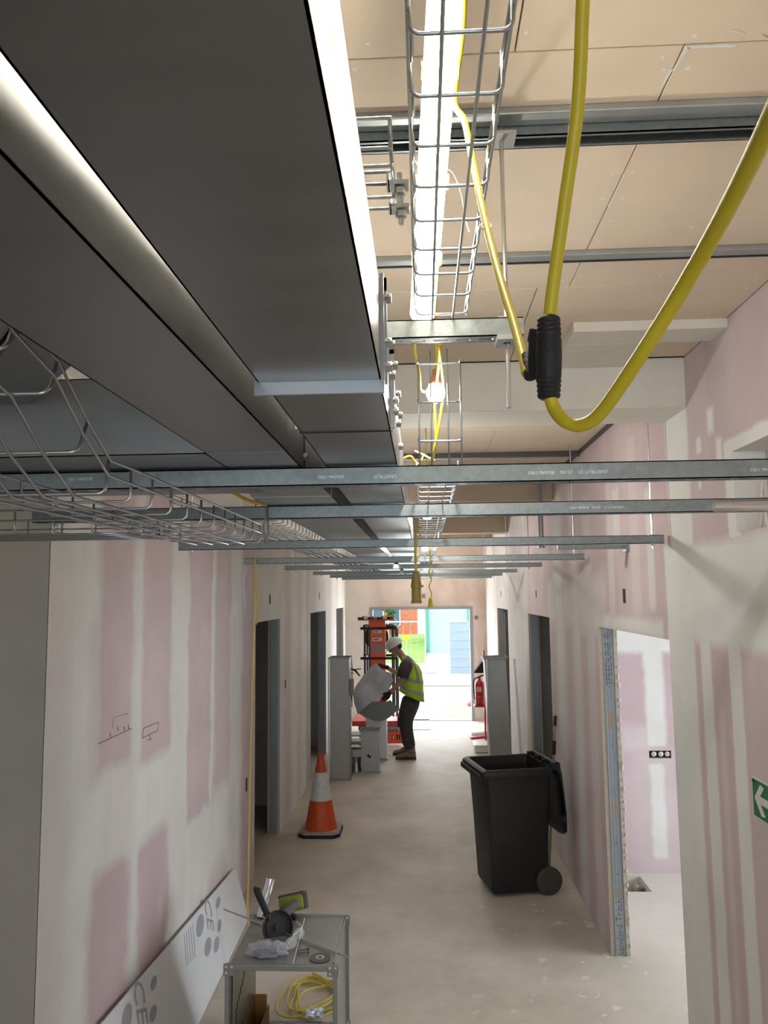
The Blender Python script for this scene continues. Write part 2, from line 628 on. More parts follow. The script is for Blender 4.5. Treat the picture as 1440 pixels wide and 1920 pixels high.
def floor_mat():
    M = bpy.data.materials.new('dusty_screed')
    M.use_nodes = True
    nt = M.node_tree
    b = nt.nodes['Principled BSDF']
    g = nt.nodes.new('ShaderNodeNewGeometry')
    n1 = nt.nodes.new('ShaderNodeTexNoise')
    n1.inputs['Scale'].default_value = 1.1
    n1.inputs['Detail'].default_value = 9
    n1.inputs['Roughness'].default_value = 0.68
    nt.links.new(g.outputs['Position'], n1.inputs['Vector'])
    cr = nt.nodes.new('ShaderNodeValToRGB')
    cr.color_ramp.elements[0].position = 0.32
    cr.color_ramp.elements[0].color = (0.46, 0.41, 0.34, 1)
    cr.color_ramp.elements[1].position = 0.66
    cr.color_ramp.elements[1].color = (0.66, 0.61, 0.525, 1)
    nt.links.new(n1.outputs['Fac'], cr.inputs[0])
    # plaster splashes, denser near the room doorway on the right
    vo = nt.nodes.new('ShaderNodeTexNoise')
    vo.inputs['Scale'].default_value = 9.0
    vo.inputs['Detail'].default_value = 3
    nt.links.new(g.outputs['Position'], vo.inputs['Vector'])
    mr = nt.nodes.new('ShaderNodeMapRange')
    mr.inputs[1].default_value = 0.635
    mr.inputs[2].default_value = 0.66
    nt.links.new(vo.outputs['Fac'], mr.inputs[0])
    sp = nt.nodes.new('ShaderNodeSeparateXYZ')
    nt.links.new(g.outputs['Position'], sp.inputs[0])
    mx = nt.nodes.new('ShaderNodeMapRange')
    mx.inputs[1].default_value = 0.1
    mx.inputs[2].default_value = 1.0
    mx.inputs[3].default_value = 0.12
    mx.inputs[4].default_value = 0.85
    nt.links.new(sp.outputs[0], mx.inputs[0])
    my = nt.nodes.new('ShaderNodeMapRange')
    my.inputs[1].default_value = 6.2
    my.inputs[2].default_value = 8.5
    my.inputs[3].default_value = 1.0
    my.inputs[4].default_value = 0.25
    nt.links.new(sp.outputs[1], my.inputs[0])
    k1 = nt.nodes.new('ShaderNodeMath')
    k1.operation = 'MULTIPLY'
    nt.links.new(mr.outputs[0], k1.inputs[0])
    nt.links.new(mx.outputs[0], k1.inputs[1])
    k2 = nt.nodes.new('ShaderNodeMath')
    k2.operation = 'MULTIPLY'
    nt.links.new(k1.outputs[0], k2.inputs[0])
    nt.links.new(my.outputs[0], k2.inputs[1])
    # room floor on the right blended paler than the corridor
    md = nt.nodes.new('ShaderNodeMapRange')
    md.inputs[1].default_value = 0.9
    md.inputs[2].default_value = 1.6
    md.inputs[4].default_value = 0.55
    nt.links.new(sp.outputs[0], md.inputs[0])
    mxa = nt.nodes.new('ShaderNodeMath')
    mxa.operation = 'MAXIMUM'
    nt.links.new(k2.outputs[0], mxa.inputs[0])
    nt.links.new(md.outputs[0], mxa.inputs[1])
    mix = nt.nodes.new('ShaderNodeMix')
    mix.data_type = 'RGBA'
    mix.inputs['B'].default_value = (0.76, 0.76, 0.73, 1)
    nt.links.new(mxa.outputs[0], mix.inputs['Factor'])
    nt.links.new(cr.outputs[0], mix.inputs['A'])
    nt.links.new(mix.outputs['Result'], b.inputs['Base Color'])
    b.inputs['Roughness'].default_value = 0.65
    bp = nt.nodes.new('ShaderNodeBump')
    bp.inputs['Strength'].default_value = 0.12
    n2 = nt.nodes.new('ShaderNodeTexNoise')
    n2.inputs['Scale'].default_value = 40
    n2.inputs['Detail'].default_value = 5
    nt.links.new(g.outputs['Position'], n2.inputs['Vector'])
    nt.links.new(n2.outputs['Fac'], bp.inputs['Height'])
    nt.links.new(bp.outputs[0], b.inputs['Normal'])
    return M


def wall_solid(name, axis, c0, c1, u0, u1, z0, z1, openings, material):
    """slab normal to `axis` ('x' or 'y') between c0 and c1, running u0..u1, with rectangular openings"""
    us = sorted(set([u0, u1] + [v for o in openings for v in o[:2] if u0 < v < u1]))
    zs = sorted(set([z0, z1] + [v for o in openings for v in o[2:] if z0 < v < z1]))
    nu, nz = len(us) - 1, len(zs) - 1

    def solid(i, j):
        if i < 0 or j < 0 or i >= nu or j >= nz:
            return False
        cu, cz = (us[i] + us[i + 1]) / 2, (zs[j] + zs[j + 1]) / 2
        return not any(o[0] < cu < o[1] and o[2] < cz < o[3] for o in openings)

    bm = bmesh.new()
    cache = {}

    def V(c, u, z):
        k = (c, u, z)
        if k not in cache:
            cache[k] = bm.verts.new((c, u, z) if axis == 'x' else (u, c, z))
        return cache[k]

    def F(*vs):
        try:
            bm.faces.new(vs)
        except ValueError:
            pass
    for i in range(nu):
        for j in range(nz):
            if not solid(i, j):
                continue
            a, b, c, d = us[i], us[i + 1], zs[j], zs[j + 1]
            for cc in (c0, c1):
                F(V(cc, a, c), V(cc, b, c), V(cc, b, d), V(cc, a, d))
            if not solid(i - 1, j):
                F(V(c0, a, c), V(c1, a, c), V(c1, a, d), V(c0, a, d))
            if not solid(i + 1, j):
                F(V(c0, b, c), V(c1, b, c), V(c1, b, d), V(c0, b, d))
            if not solid(i, j - 1):
                F(V(c0, a, c), V(c1, a, c), V(c1, b, c), V(c0, b, c))
            if not solid(i, j + 1):
                F(V(c0, a, d), V(c1, a, d), V(c1, b, d), V(c0, b, d))
    bmesh.ops.recalc_face_normals(bm, faces=bm.faces)
    me = bpy.data.meshes.new(name)
    bm.to_mesh(me)
    bm.free()
    me.materials.append(material)
    return struct(link(name, me))


FLOOR = floor_mat()
# floor slab with the small broken hole in the room on the right
HOLE = (1.60, 1.80, 6.58, 6.93)
fl = MB()
xs, ys = [-6, HOLE[0], HOLE[1], 5], [-4.5, HOLE[2], HOLE[3], YE + 0.15]
for i in range(3):
    for j in range(3):
        if not (i == 1 and j == 1):
            fl.box(xs[i], xs[i + 1], ys[j], ys[j + 1], -0.2, 0)
floor = struct(fl.build('floor', FLOOR), 'dusty pale concrete corridor floor with plaster splashes')
struct(MB().box(HOLE[0] - 0.1, HOLE[1] + 0.1, HOLE[2] - 0.1, HOLE[3] + 0.1, -0.32, -0.201).build('floor_pit', mat('earth', (0.09, 0.075, 0.06), 0.95, var=0.4, scale=30)))

D_L = [(6.88, 8.07), (10.27, 11.9), (13.35, 14.55)]
D_R = [(3.905, 5.465), (7.53, 9.03), (11.16, 12.74)]
NICHE = (1.6, 3.02, 2.62, 2.935)
slots_l = [(8.62, 8.67, 2.22, 2.38), (9.05, 9.10, 1.2, 1.36), (12.6, 12.66, 2.22, 2.38)]
wall_left = wall_solid('wall_left', 'x', XL - WT, XL, 3.03 + WT, YE + 0.15, 0, ZC, [(a, b, -1, ZD) for a, b in D_L], M_LEFT)
wall_left['label'] = 'pink plasterboard wall with white jointed stripes along the left of the corridor'
wall_ret = wall_solid('wall_left_return', 'y', 3.03, 3.03 + WT, -6, XL, 0, ZC, [], M_PLAIN)
wall_ret['label'] = 'grey skimmed wall end facing the camera at far left'
wall_right = wall_solid('wall_right', 'x', XR, XR + WT, -4.5, YE + 0.15, 0, ZC, [(a, b, -1, ZD) for a, b in D_R] + [NICHE], M_RIGHT)
wall_right['label'] = 'pink plasterboard wall with white jointed stripes along the right of the corridor'
wall_end = wall_solid('wall_end', 'y', YE, YE + 0.15, XL - WT - 3, XR + WT + 3, -0.2, ZC, [(-1.02, 0.95, -1, 2.155)], M_END)
wall_end['label'] = 'brownish plastered end wall above the bright exit'
MB().box(XL - 0.004, XL, 3.03, 3.03 + WT + 0.002, 0, ZC).build('skimmed_corner', M_LEFT, wall_left).location.x = 0.0015
# rooms either side
wall_solid('wall_far_left', 'x', -6.1, -6, -4.5, YE, 0, ZC, [], M_SIDE)
wall_solid('wall_far_right', 'x', 5, 5.1, -4.5, YE, 0, ZC, [(3.6, 5.8, 0.65, 2.35)], M_SIDE)
wr = wall_solid('wall_room_right', 'y', 7.0, 7.12, XR + WT, 5, 0, ZC, [(1.945, 2.135, 0.955, 1.02)], M_ROOM)
wr['label'] = 'pink plasterboard wall of the bright room seen through the right doorway'
wall_solid('wall_room_right_near', 'y', 2.2, 2.32, XR + WT, 5, 0, ZC, [], M_ROOM)
wall_solid('wall_room_left_partition', 'y', 9.1, 9.2, -6, XL - WT, 0, ZC, [], M_SIDE)
wall_solid('wall_room_left_partition', 'y', 12.6, 12.7, -6, XL - WT, 0, ZC, [], M_SIDE)
wall_solid('wall_room_right_partition', 'y', 10.0, 10.1, XR + WT, 5, 0, ZC, [], M_SIDE)
wall_solid('wall_side_back', 'y', -4.6, -4.5, -6, -1.9, 0, ZC, [], M_PLAIN)

# metal back box in the socket cut-out and the little slots cut in the walls
sb = MB().box(1.945, 2.135, 7.03, 7.06, 0.955, 1.02).build('socket_box', DARK, wr)
for cx in (1.99, 2.05, 2.105):
    MB().lathe([(0.022, 0), (0.022, 0.012), (0.012, 0.014)], (cx, 7.028, 0.988), (0, -1, 0), 12).build('cable_gland', STEEL, wr)
SLOT = mat('slot_dark', (0.035, 0.033, 0.03), 0.9)


def slot(parent, X, px, py0, py1, sgn, w=0.055):
    a, b = at_x(px, py0, X), at_x(px, py1, X)
    MB().box(X - 0.002, X + 0.002, a.y - w / 2, a.y + w / 2, min(a.z, b.z), max(a.z, b.z)).build('switch_slot', SLOT, parent)


for px, a, b in ((506, 1115, 1133), (535, 1275, 1291), (462, 1459, 1484), (599, 1111, 1124)):
    slot(wall_left, XL, px, a, b, 1)
for px, a, b in ((1170, 1104, 1131), (1005, 1107, 1121), (939, 1108, 1119)):
    slot(wall_right, XR, px, a, b, -1)

# inside of the service opening: plastered block reveal
MB().box(XR + WT, XR + WT + 0.25, NICHE[0], NICHE[1], NICHE[2], NICHE[2] + 0.01).build('opening_sill', GYPSUM, wall_right)
RAG = patch_mat('ragged_board', PINK, (0.75, 0.72, 0.66), [(2.2, 2.9, 2.65, 2.8, 0.1, 0.9), (2.5, 2.75, 2.8, 2.9, 0.08, 0.8)], warp=0.3, wscale=12)
MB().box(XR + WT + 0.0, XR + WT + 0.02, NICHE[0], NICHE[1] + 0.05, NICHE[2] - .05, NICHE[3] + .05).build('opening_back_board', RAG, wall_right)
for k in range(3):
    y0 = 2.62 + k * 0.13
    MB().tube([(XR + 0.06, y0, 2.62), (XR + 0.05, y0 + 0.02, 2.75), (XR + 0.07, y0 + 0.05, 2.80), (XR + 0.08, y0 + 0.09, 2.70), (XR + .07, y0 + .1, 2.62)], 0.006, 6).build('loose_scrim', GYPSUM, wall_right)

# ---------------- ceiling: boards with open joints below a dark deck
ceil = struct(MB().box(-6.1, 5.1, -4.5, YE + 0.15, ZC + 0.02, ZC + 0.12).build('ceiling', DARK), 'brown plasterboard ceiling boarded across the corridor')
boards = {}


def ceil_board(x0, x1, y0, y1):
    k = (round(x1 - x0, 3), round(y1 - y0, 3))
    if k not in boards:
        boards[k] = MB().bbox(-k[0] / 2, k[0] / 2, -k[1] / 2, k[1] / 2, -0.0065, 0.0065, 0.002).mesh('ceiling_board', M_CEIL)
    o = link('ceiling_board', boards[k], ceil, None, Matrix.Translation(((x0 + x1) / 2, (y0 + y1) / 2, ZC + 0.0065 + 0.0065 - 0.0065)))


rows = [-1.0, 0.2, 1.43, 2.63, 3.48]
JX = [0.9, 0.2, 0.53, 0.42]
G = 0.003
for i in range(4):
    y0, y1 = rows[i], rows[i + 1]
    for xa, xb in ((XL, JX[i]), (JX[i], XR)):
        ceil_board(xa + G / 2, xb - G / 2, y0 + G / 2, y1 - G / 2)
y = 3.82
i = 0
while y < YE:
    y1 = min(y + 1.2, YE)
    j = (-0.3, 0.5)[i % 2]
    ceil_board(XL + G, j - G / 2, y + G / 2, y1 - G / 2)
    ceil_board(j + G / 2, XR - G, y + G / 2, y1 - G / 2)
    y = y1
    i += 1
ceil_board(-5.9, XL - G, -1, 2.9)
MB().box(-6, XL - WT, 3.2, YE, ZC, ZC + .02).build('room_ceiling_board', M_BEAM, ceil)
MB().box(XR + WT, 5, -4.5, YE, ZC, ZC + .02).build('room_ceiling_board', M_BEAM, ceil)
MB().box(-6, XR, -4.5, -1.0, ZC, ZC + .02).build('room_ceiling_board', M_CEIL, ceil)
# screw heads: far too many to pick apart
sc = MB()
for y in [0.3, 0.75, 1.2, 1.38, 1.48, 1.9, 2.2, 2.58, 2.68, 3.0, 3.3]:
    for k in range(9):
        x = XL + 0.15 + k * 0.31 + random.uniform(-0.03, 0.03)
        yy = y + random.uniform(-0.03, 0.03)
        sc.lathe([(0.006, 0), (0.0045, -0.0008)], (x, yy, ZC + 0.0001), (0, 0, 1), 8)
for k in range(9):
    for dx in (-0.02, 0.025):
        yy = 1.5 + k * 0.13
        sc.lathe([(0.007, 0), (0.005, -0.0008)], (0.53 + dx + random.uniform(-.006, .006), yy, ZC + 0.0001), (0, 0, 1), 8)
so = sc.build('screw_head', GYPSUM, ceil)
so['kind'] = 'stuff'
# ragged filler and torn paper along the lengthwise joint
for (x, y, w, h, a) in ((0.58, 1.436, 0.10, 0.006, 0.02), (0.535, 1.47, 0.005, 0.07, 0.12), (0.525, 1.53, 0.004, 0.06, 0.05), (0.68, 1.42, 0.03, 0.002, 0.6), (0.75, 1.43, 0.025, 0.002, 0.7), (0.532, 1.98, 0.003, 0.16, 0.02), (0.531, 2.45, 0.003, 0.12, 0.01), (0.62, 1.40, 0.03, 0.002, 0.3)):
    MB().obox((x, y, ZC - 0.001), (math.cos(a), math.sin(a), 0), (-math.sin(a), math.cos(a), 0), (0, 0, 1), w / 2, h / 2, 0.001).build('torn_paper', GYPSUM, ceil)

# downstand beam, the dropped board before it and the further beams
struct(MB().bbox(XL, XR, 3.49, 3.82, 3.228, ZC, 0.004).build('trim_1', M_BEAM), 'cream boarded downstand beam across the corridor ceiling')
p = at_z(1076, 622, 3.42)
struct(MB().bbox(p.x, XR, p.y, 3.15, 3.42, ZC, 0.003).bbox(p.x, 0.95, 3.15, 3.489, 3.42, ZC, 0.003).build('trim_2', M_BEAM), 'pale dropped ceiling board in front of the downstand beam')
for k, yb in enumerate((7.06, 10.8, 13.3)):
    struct(MB().bbox(XL, XR, yb, yb + 0.3, 3.24, ZC, 0.004).build('trim_%d' % (k + 3), M_BEAM2), 'brown boarded downstand beam further along the corridor, number %s from the camera' % ('two', 'three', 'four')[k])
# shadow-gap angle along the ceiling edge
struct(MB().box(XR - 0.02, XR, 3.83, 7.05, ZC - 0.022, ZC).build('trim_6', mat('edge_angle', (0.09, 0.09, 0.09), 0.5, 0.5)), 'dark metal edge angle between ceiling and right wall')


# ceiling channels (metal furring) with an open slot facing down
def ceiling_channel(y, w, label, slotted, cm=None, th=0.018):
    t = thing('ceiling_channel', label, 'metal channel', (0, y, ZC), 'metal channels fixed across the ceiling')
    z1 = ZC
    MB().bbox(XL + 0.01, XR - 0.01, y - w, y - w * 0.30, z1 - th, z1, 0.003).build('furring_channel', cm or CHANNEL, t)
    c = MB()
    if slotted:
        for y0 in (y - w * 0.28, y + 0.030):
            c.box(XL + 0.02, XR - 0.02, y0, y0 + 0.003, z1 - 0.041, z1)
        c.box(XL + 0.02, XR - 0.02, y - w * 0.28, y + 0.033, z1 - 0.003, z1)
        c.box(XL + 0.02, XR - 0.02, y - w * 0.28, y - w * 0.28 + 0.010, z1 - 0.041, z1 - 0.038)
        c.box(XL + 0.02, XR - 0.02, y + 0.023, y + 0.033, z1 - 0.041, z1 - 0.038)
        c.build('strut_channel', STRUT, t)
        MB().box(XL + 0.03, XR - 0.03, y - w * 0.25, y + 0.029, z1 - 0.006, z1 - 0.0031).build('channel_shade_plate', DARKMETAL, t)  # dark plate standing in for the shade inside the open channel
    else:
        c.box(XL + 0.02, XR - 0.02, y - w * 0.28, y - w * 0.28 + 0.008, z1 - 0.02, z1)
        c.build('channel_lip', DARKMETAL, t)


ceiling_channel(1.665, 0.065, 'slotted metal channel across the brown ceiling nearest the camera, threaded rod hung from it', True)
ceiling_channel(2.39, 0.06, 'plain grey metal channel across the ceiling between slotted channel and cream beam', False)
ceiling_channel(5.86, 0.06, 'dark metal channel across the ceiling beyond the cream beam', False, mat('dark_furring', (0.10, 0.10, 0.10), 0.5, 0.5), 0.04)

# ---------------- door openings: steel studs and raw board edges in the reveals
def reveal(X, sgn, y_far, y_near, label_wall):
    """studs lining the far and near jambs and the head of an opening; sgn -1 for the left wall"""
    xa, xb = (X, X + sgn * WT)
    x0, x1 = min(xa, xb), max(xa, xb)
    for yj, d in ((y_far, -1), (y_near, 1)):
        s = MB()
        s.box(x0 + 0.026, x1 - 0.026, yj, yj + d * 0.0012, 0, ZD)
        for xx in (x0 + 0.026, x1 - 0.028):
            s.box(xx, xx + 0.0015, yj + d * 0.012, yj, 0, ZD)
        s.box(x0 + 0.05, x0 + 0.056, yj + d * 0.004, yj, 0, ZD)
        s.box(x1 - 0.056, x1 - 0.05, yj + d * 0.004, yj, 0, ZD)
        st = s.build('jamb_stud', STUD, label_wall)
        for xx in (x0 + 0.0125, x1 - 0.0125):
            MB().box(xx - 0.0125, xx + 0.0125, yj, yj + d * 0.003, 0, ZD).build('raw_board_edge', PAPER_BROWN, label_wall)
    MB().box(x0 + 0.02, x1 - 0.02, y_near, y_far, ZD - 0.002, ZD).build('head_track', STUD, label_wall)
    return st


for a, b in D_L:
    reveal(XL, -1, b, a, wall_left)
for a, b in D_R:
    reveal(XR, 1, b, a, wall_right)
# near right doorway: pale stud with punched holes, printing and ragged board edges
yj = D_R[0][1] - 0.0016
OLIVE = mat('hole_fibre', (0.42, 0.27, 0.12), 0.8)
for zz in (1.52, 0.93, 0.37):
    MB().bbox(XR + 0.047, XR + 0.078, yj - 0.001, yj + 0.001, zz - 0.055, zz + 0.055, 0.0009).build('service_hole', OLIVE, wall_right)
for zz in (1.75, 1.36, 1.05, 0.72, 0.52):
    MB().lathe([(0.004, 0), (0.004, 0.001)], (XR + 0.062, yj, zz), (0, -1, 0), 8).build('punch_mark', INK, wall_right)
Mt = frame_mat((XR + 0.062, yj - 0.0022, 1.94), (0, 0, 1), (-1, 0, 0))
text_mesh('stud_printing', 'SPEEDLINE \u00ae', 0.062, Mt, INK, wall_right)
Mt = frame_mat((XR + 0.062, yj - 0.0022, 0.17), (0, 0, 1), (-1, 0, 0))
text_mesh('track_printing', 'Standard Track', 0.062, Mt, INK, wall_right)
MB().box(XR + 0.03, XR + WT - 0.03, yj - 0.002, yj, 0, 0.36).build('floor_track_upstand', mat('track_steel', (0.36, 0.40, 0.43), 0.45, 0.7), wall_right)
rg = MB()
for k in range(40):
    zz = 0.03 + k * 0.053 + random.uniform(-.02, .02)
    r = random.uniform(0.003, 0.009)
    rg.ell((XR + WT + random.uniform(-0.004, 0.004), D_R[0][1] - 0.004 - r * .4, zz), r * 0.7, r, r * random.uniform(1.0, 2.6), 6, 5)
ro = rg.build('plaster_lumps', GYPSUM, wall_right)
ro['kind'] = 'stuff'
# rubble around the hole in the room floor
for k in range(9):
    bm = bmesh.new()
    bmesh.ops.create_icosphere(bm, subdivisions=1, radius=random.uniform(0.02, 0.05))
    for v in bm.verts:
        v.co *= random.uniform(0.7, 1.25)
    px_, py_ = random.uniform(HOLE[0] + 0.07, HOLE[1] + 0.03), random.uniform(HOLE[2] + .03, HOLE[3] - .02)
    tag(MB().frombm(bm, Matrix.Translation((px_, py_, -0.16 + 0.13 * k / 9))).build('rubble', mat('rubble_stone', (0.30, 0.25, 0.19), 0.95, var=0.35, scale=40)),
        'broken lump of screed heaped in the floor hole of the bright room', 'rubble', 'rubble in the floor hole')

# end doorway frame
df = thing('door_1', 'grey metal frame of the bright exit doorway', 'door frame', (-0.03, YE, 0))
df['kind'] = 'structure'
FRAME = mat('grey_frame', (0.30, 0.33, 0.36), 0.45, 0.3)
MB().box(-1.02, -0.965, YE - 0.02, YE + 0.12, 0, 2.155).build('frame_jamb', FRAME, df)
MB().box(0.895, 0.95, YE - 0.02, YE + 0.12, 0, 2.155).build('frame_jamb', FRAME, df)
MB().box(-0.965, 0.895, YE - 0.02, YE + 0.12, 2.10, 2.155).build('frame_head', FRAME, df)
MB().box(-0.965, 0.895, YE - 0.02, YE + 0.14, 0, 0.012).build('threshold', FRAME, df)
MB().box(0.99, 1.06, YE - 0.004, YE, 1.9, 1.97).build('junction_box', mat('grey_box', (0.2, 0.2, 0.2), 0.6), wall_end)
p = at_y(794, 1117, YE)
MB().box(p.x - 0.035, p.x + 0.035, YE - 0.03, YE, p.z - 0.035, p.z + 0.035).build('conduit_box', mat('grey_box', (0.2, 0.2, 0.2), 0.6), wall_end)
# ------------------------------------------------------------------ struts
def strut_mesh(length, slots=True):
    h, t = 0.0205, 0.0026
    b = MB()
    L = length / 2
    b.box(-L, L, -h, -h + t, 0, 0.041)
    b.box(-L, L, h - t, h, 0, 0.041)
    for s in (-1, 1):
        b.box(-L, L, min(s * h, s * (h - 0.0095)), max(s * h, s * (h - 0.0095)), 0.0385, 0.041)
    if slots:
        b.box(-L, L, -h, -0.0075, 0, t)
        b.box(-L, L, 0.0075, h, 0, t)
        n = int(length / 0.05)
        for k in range(n + 1):
            x = -L + (length - n * 0.05) / 2 + k * 0.05
            if abs(x) > L - 0.012:
                continue
            bb, c = 0.009, 0.004
            b.prism([(x - bb - c, -0.0075, 0), (x + bb + c, -0.0075, 0), (x + bb, -0.0035, 0), (x + bb, 0.0035, 0), (x + bb + c, 0.0075, 0),
                     (x - bb - c, 0.0075, 0), (x - bb, 0.0035, 0), (x - bb, -0.0035, 0)], (0, 0, t))
    else:
        b.box(-L, L, -h, h, 0, t)
    return b.mesh('channel', STRUT)


def hexnut(b, c, r, h):
    x, y, z = c
    poly = [(x + r * math.cos(math.pi / 3 * k), y + r * math.sin(math.pi / 3 * k), z) for k in range(6)]
    return b.prism(poly, (0, 0, h))


SG = 'strut channels hung across the corridor'


def strut(x0, x1, y, z, label, rods, slots=True, top=ZC, tail=0.025, rr=0.005):
    t = thing('strut_channel', label, 'strut', ((x0 + x1) / 2, y, z), SG)
    link('channel', strut_mesh(x1 - x0, slots), t, None, Matrix.Translation(((x0 + x1) / 2, y, z)))
    for rx in rods:
        MB().tube([(rx, y, z - tail), (rx, y, top)], rr, 8).build('threaded_rod', STEEL, t, True)
        b = MB()
        hexnut(b, (rx, y, z - 0.011), 0.009, 0.008)
        b.build('nut', STEEL, t)
        MB().box(rx - 0.02, rx + 0.02, y - 0.02, y + 0.02, z - 0.003, z).build('square_washer', STEEL, t)
        MB().box(rx - 0.02, rx + 0.02, y - 0.02, y + 0.02, z + 0.041, z + 0.044).build('square_washer', STEEL, t)
    return t


def emboss(t, text, px, py, y, size=0.011):
    p = at_y(px, py, y - 0.0206)
    text_mesh('embossed_lettering', text, size, frame_mat(p, (-1, 0, 0), (0, 0, -1)), mat('emboss', (0.66, 0.70, 0.70), 0.4, 0.8), t, depth=0.0003)


S0Y, S1Y, S2Y = 1.65, 1.73, 2.47
ZS = 2.645
s0 = strut(-0.13, 0.228, S0Y, 2.953, 'short strut piece with rod hanging below it under the upper wire tray', [0.194], tail=0.155)
MB().box(0.17, 0.222, S0Y - 0.03, S0Y + 0.03, 2.942, 2.9535).build('bracket_plate', STEEL, s0)
MB().box(0.165, 0.225, S0Y - 0.03, S0Y + 0.03, ZC - 0.05, ZC - 0.042).build('bracket_plate', STEEL, s0)
s1 = strut(-1.18, 1.17, S1Y, ZS, 'nearest full strut with stamped lettering crossing the whole picture', [-1.1, 1.1])
emboss(s1, 'UNISTRUT 21    25106    856046-1983', 1065, 885, S1Y)
emboss(s1, 'UNISTRUT', 722, 893, S1Y)
emboss(s1, '856046-1983', 620, 894, S1Y)
emboss(s1, '856046-1983', 150, 898, S1Y)
emboss(s1, '856046-1983', 1432, 880, S1Y)
s2 = strut(-1.27, 1.195, S2Y, ZS, 'second strut from the camera with a round conduit along its right end', [-1.2, 1.172])
emboss(s2, 'UNISTRUT 21   25106   856046-1983', 1120, 951, S2Y)
p3 = strut(-1.225, 1.185, 3.85, 2.632, 'third strut from the camera ending short of both pink walls', [-1.165, 1.135], slots=False)
p4 = strut(-1.30, 1.16, 5.6, 2.63, 'fourth strut from the camera with yellow cable looped over its left end', [-1.2, 1.09], slots=False)
lab = ['fifth strut from the camera, beyond the one with the yellow cable', 'sixth strut from the camera under the far ducts', 'seventh strut from the camera deep in the corridor', 'last strut visible before the end wall']
for k, yy in enumerate((7.3, 9.2, 10.9, 12.5)):
    strut(-1.30, 1.12, yy, 2.638, lab[k], [-1.2, 1.0], slots=False)
cp = thing('conduit_pipe', 'round galvanised conduit with open end along second strut', 'conduit', (0.9, S2Y - 0.045, ZS))
pa, pb = at_y(1338, 950, S2Y - 0.036), at_y(1560, 946, S2Y - 0.036)
pb.x = 1.2
MB().lathe([(0.0125, 0), (0.0155, 0), (0.0155, 0.45), (0.0125, 0.45), (0.0125, 0.01)], pa, pb - pa, 16).build('pipe', mat('warm_zinc', (0.62, 0.60, 0.55), 0.35, 0.9), cp, True)
pj = pa + (pb - pa).normalized() * 0.045
MB().lathe([(0.0172, 0), (0.0172, 0.004)], pj, pb - pa, 16).build('coupling_ring', STEEL, cp, True)
MB().lathe([(0.0122, 0), (0.0, 0.0)], pa + Vector((0.012, 0, 0)), pb - pa, 16).build('bore', DARK, cp)
# short wall bracket strut between third and fourth
br = thing('strut_bracket', 'short strut bracket fixed to right wall below the third strut', 'strut', (1.0, 4.5, 2.60))
a, b_ = at_y(1045, 1027, 4.6), at_y(1165, 1025, 4.6)
MB().box(a.x, 1.19, 4.58, 4.62, a.z - 0.012, a.z + 0.012).build('channel', STRUT, br)
MB().box(1.19, 1.21, 4.56, 4.64, a.z - 0.03, a.z + 0.03).build('wall_plate', STRUT, br)
# vertical strut post hanging by the far right ducts
vp = thing('strut_post', 'vertical strut post hanging from ceiling near right wall', 'strut', (1.08, 6.6, 2.7))
a = at_y(1015, 1025, 6.6)
MB().box(a.x - 0.02, a.x - 0.004, 6.58, 6.62, a.z, ZC).build('channel', mat('dark_strut', (0.2, 0.2, 0.2), 0.5, 0.7), vp)
MB().box(a.x + 0.004, a.x + 0.02, 6.58, 6.62, a.z, ZC).build('channel', MATS['dark_strut'], vp)
MB().box(a.x - 0.03, a.x + 0.03, 6.57, 6.63, a.z - 0.008, a.z).build('end_plate', STRUT, vp)


# ------------------------------------------------------------------ wire trays
def u_wire(w, h, r=0.0025, n=6, cr=0.012):
    pts = [(-w / 2, 0, h)]
    for k in range(5):
        a = math.pi + math.pi / 2 * k / 4
        pts.append((-w / 2 + cr + cr * math.cos(a), 0, cr + cr * math.sin(a)))
    for k in range(5):
        a = -math.pi / 2 + math.pi / 2 * k / 4
        pts.append((w / 2 - cr + cr * math.cos(a), 0, cr + cr * math.sin(a)))
    pts.append((w / 2, 0, h))
    return MB().tube(pts, r, n).mesh('cross_wire', ZINC, 'all')


def tray(t, stations, w, h, wires, r=0.0025, stuff=False, n=6):
    """stations: list of (centre, side, up); wires: (side offset, up offset)"""
    if stuff:
        big = MB()
        me = u_wire(w, h, r, 4)
        vs = [v.co.copy() for v in me.vertices]
        fs = [tuple(p.vertices) for p in me.polygons]
        for c, s, u in stations:
            M = frame_mat(c, s, Vector(u).cross(Vector(s)))
            big.add([M @ v for v in vs], fs)
        o = big.build('cross_wires', ZINC, t, 'all')
        o['kind'] = 'stuff'
    else:
        me = u_wire(w, h, r, n)
        for c, s, u in stations:
            M = frame_mat(c, s, Vector(u).cross(Vector(s)))
            link('cross_wire', me, t, None, M)
    for so, uo in wires:
        pts = [Vector(c) + Vector(s).normalized() * so + Vector(u).normalized() * uo for c, s, u in stations]
        MB().tube(pts, r, n).build('lengthwise_wire', ZINC, t, 'all')


X, Z = Vector((1, 0, 0)), Vector((0, 0, 1))
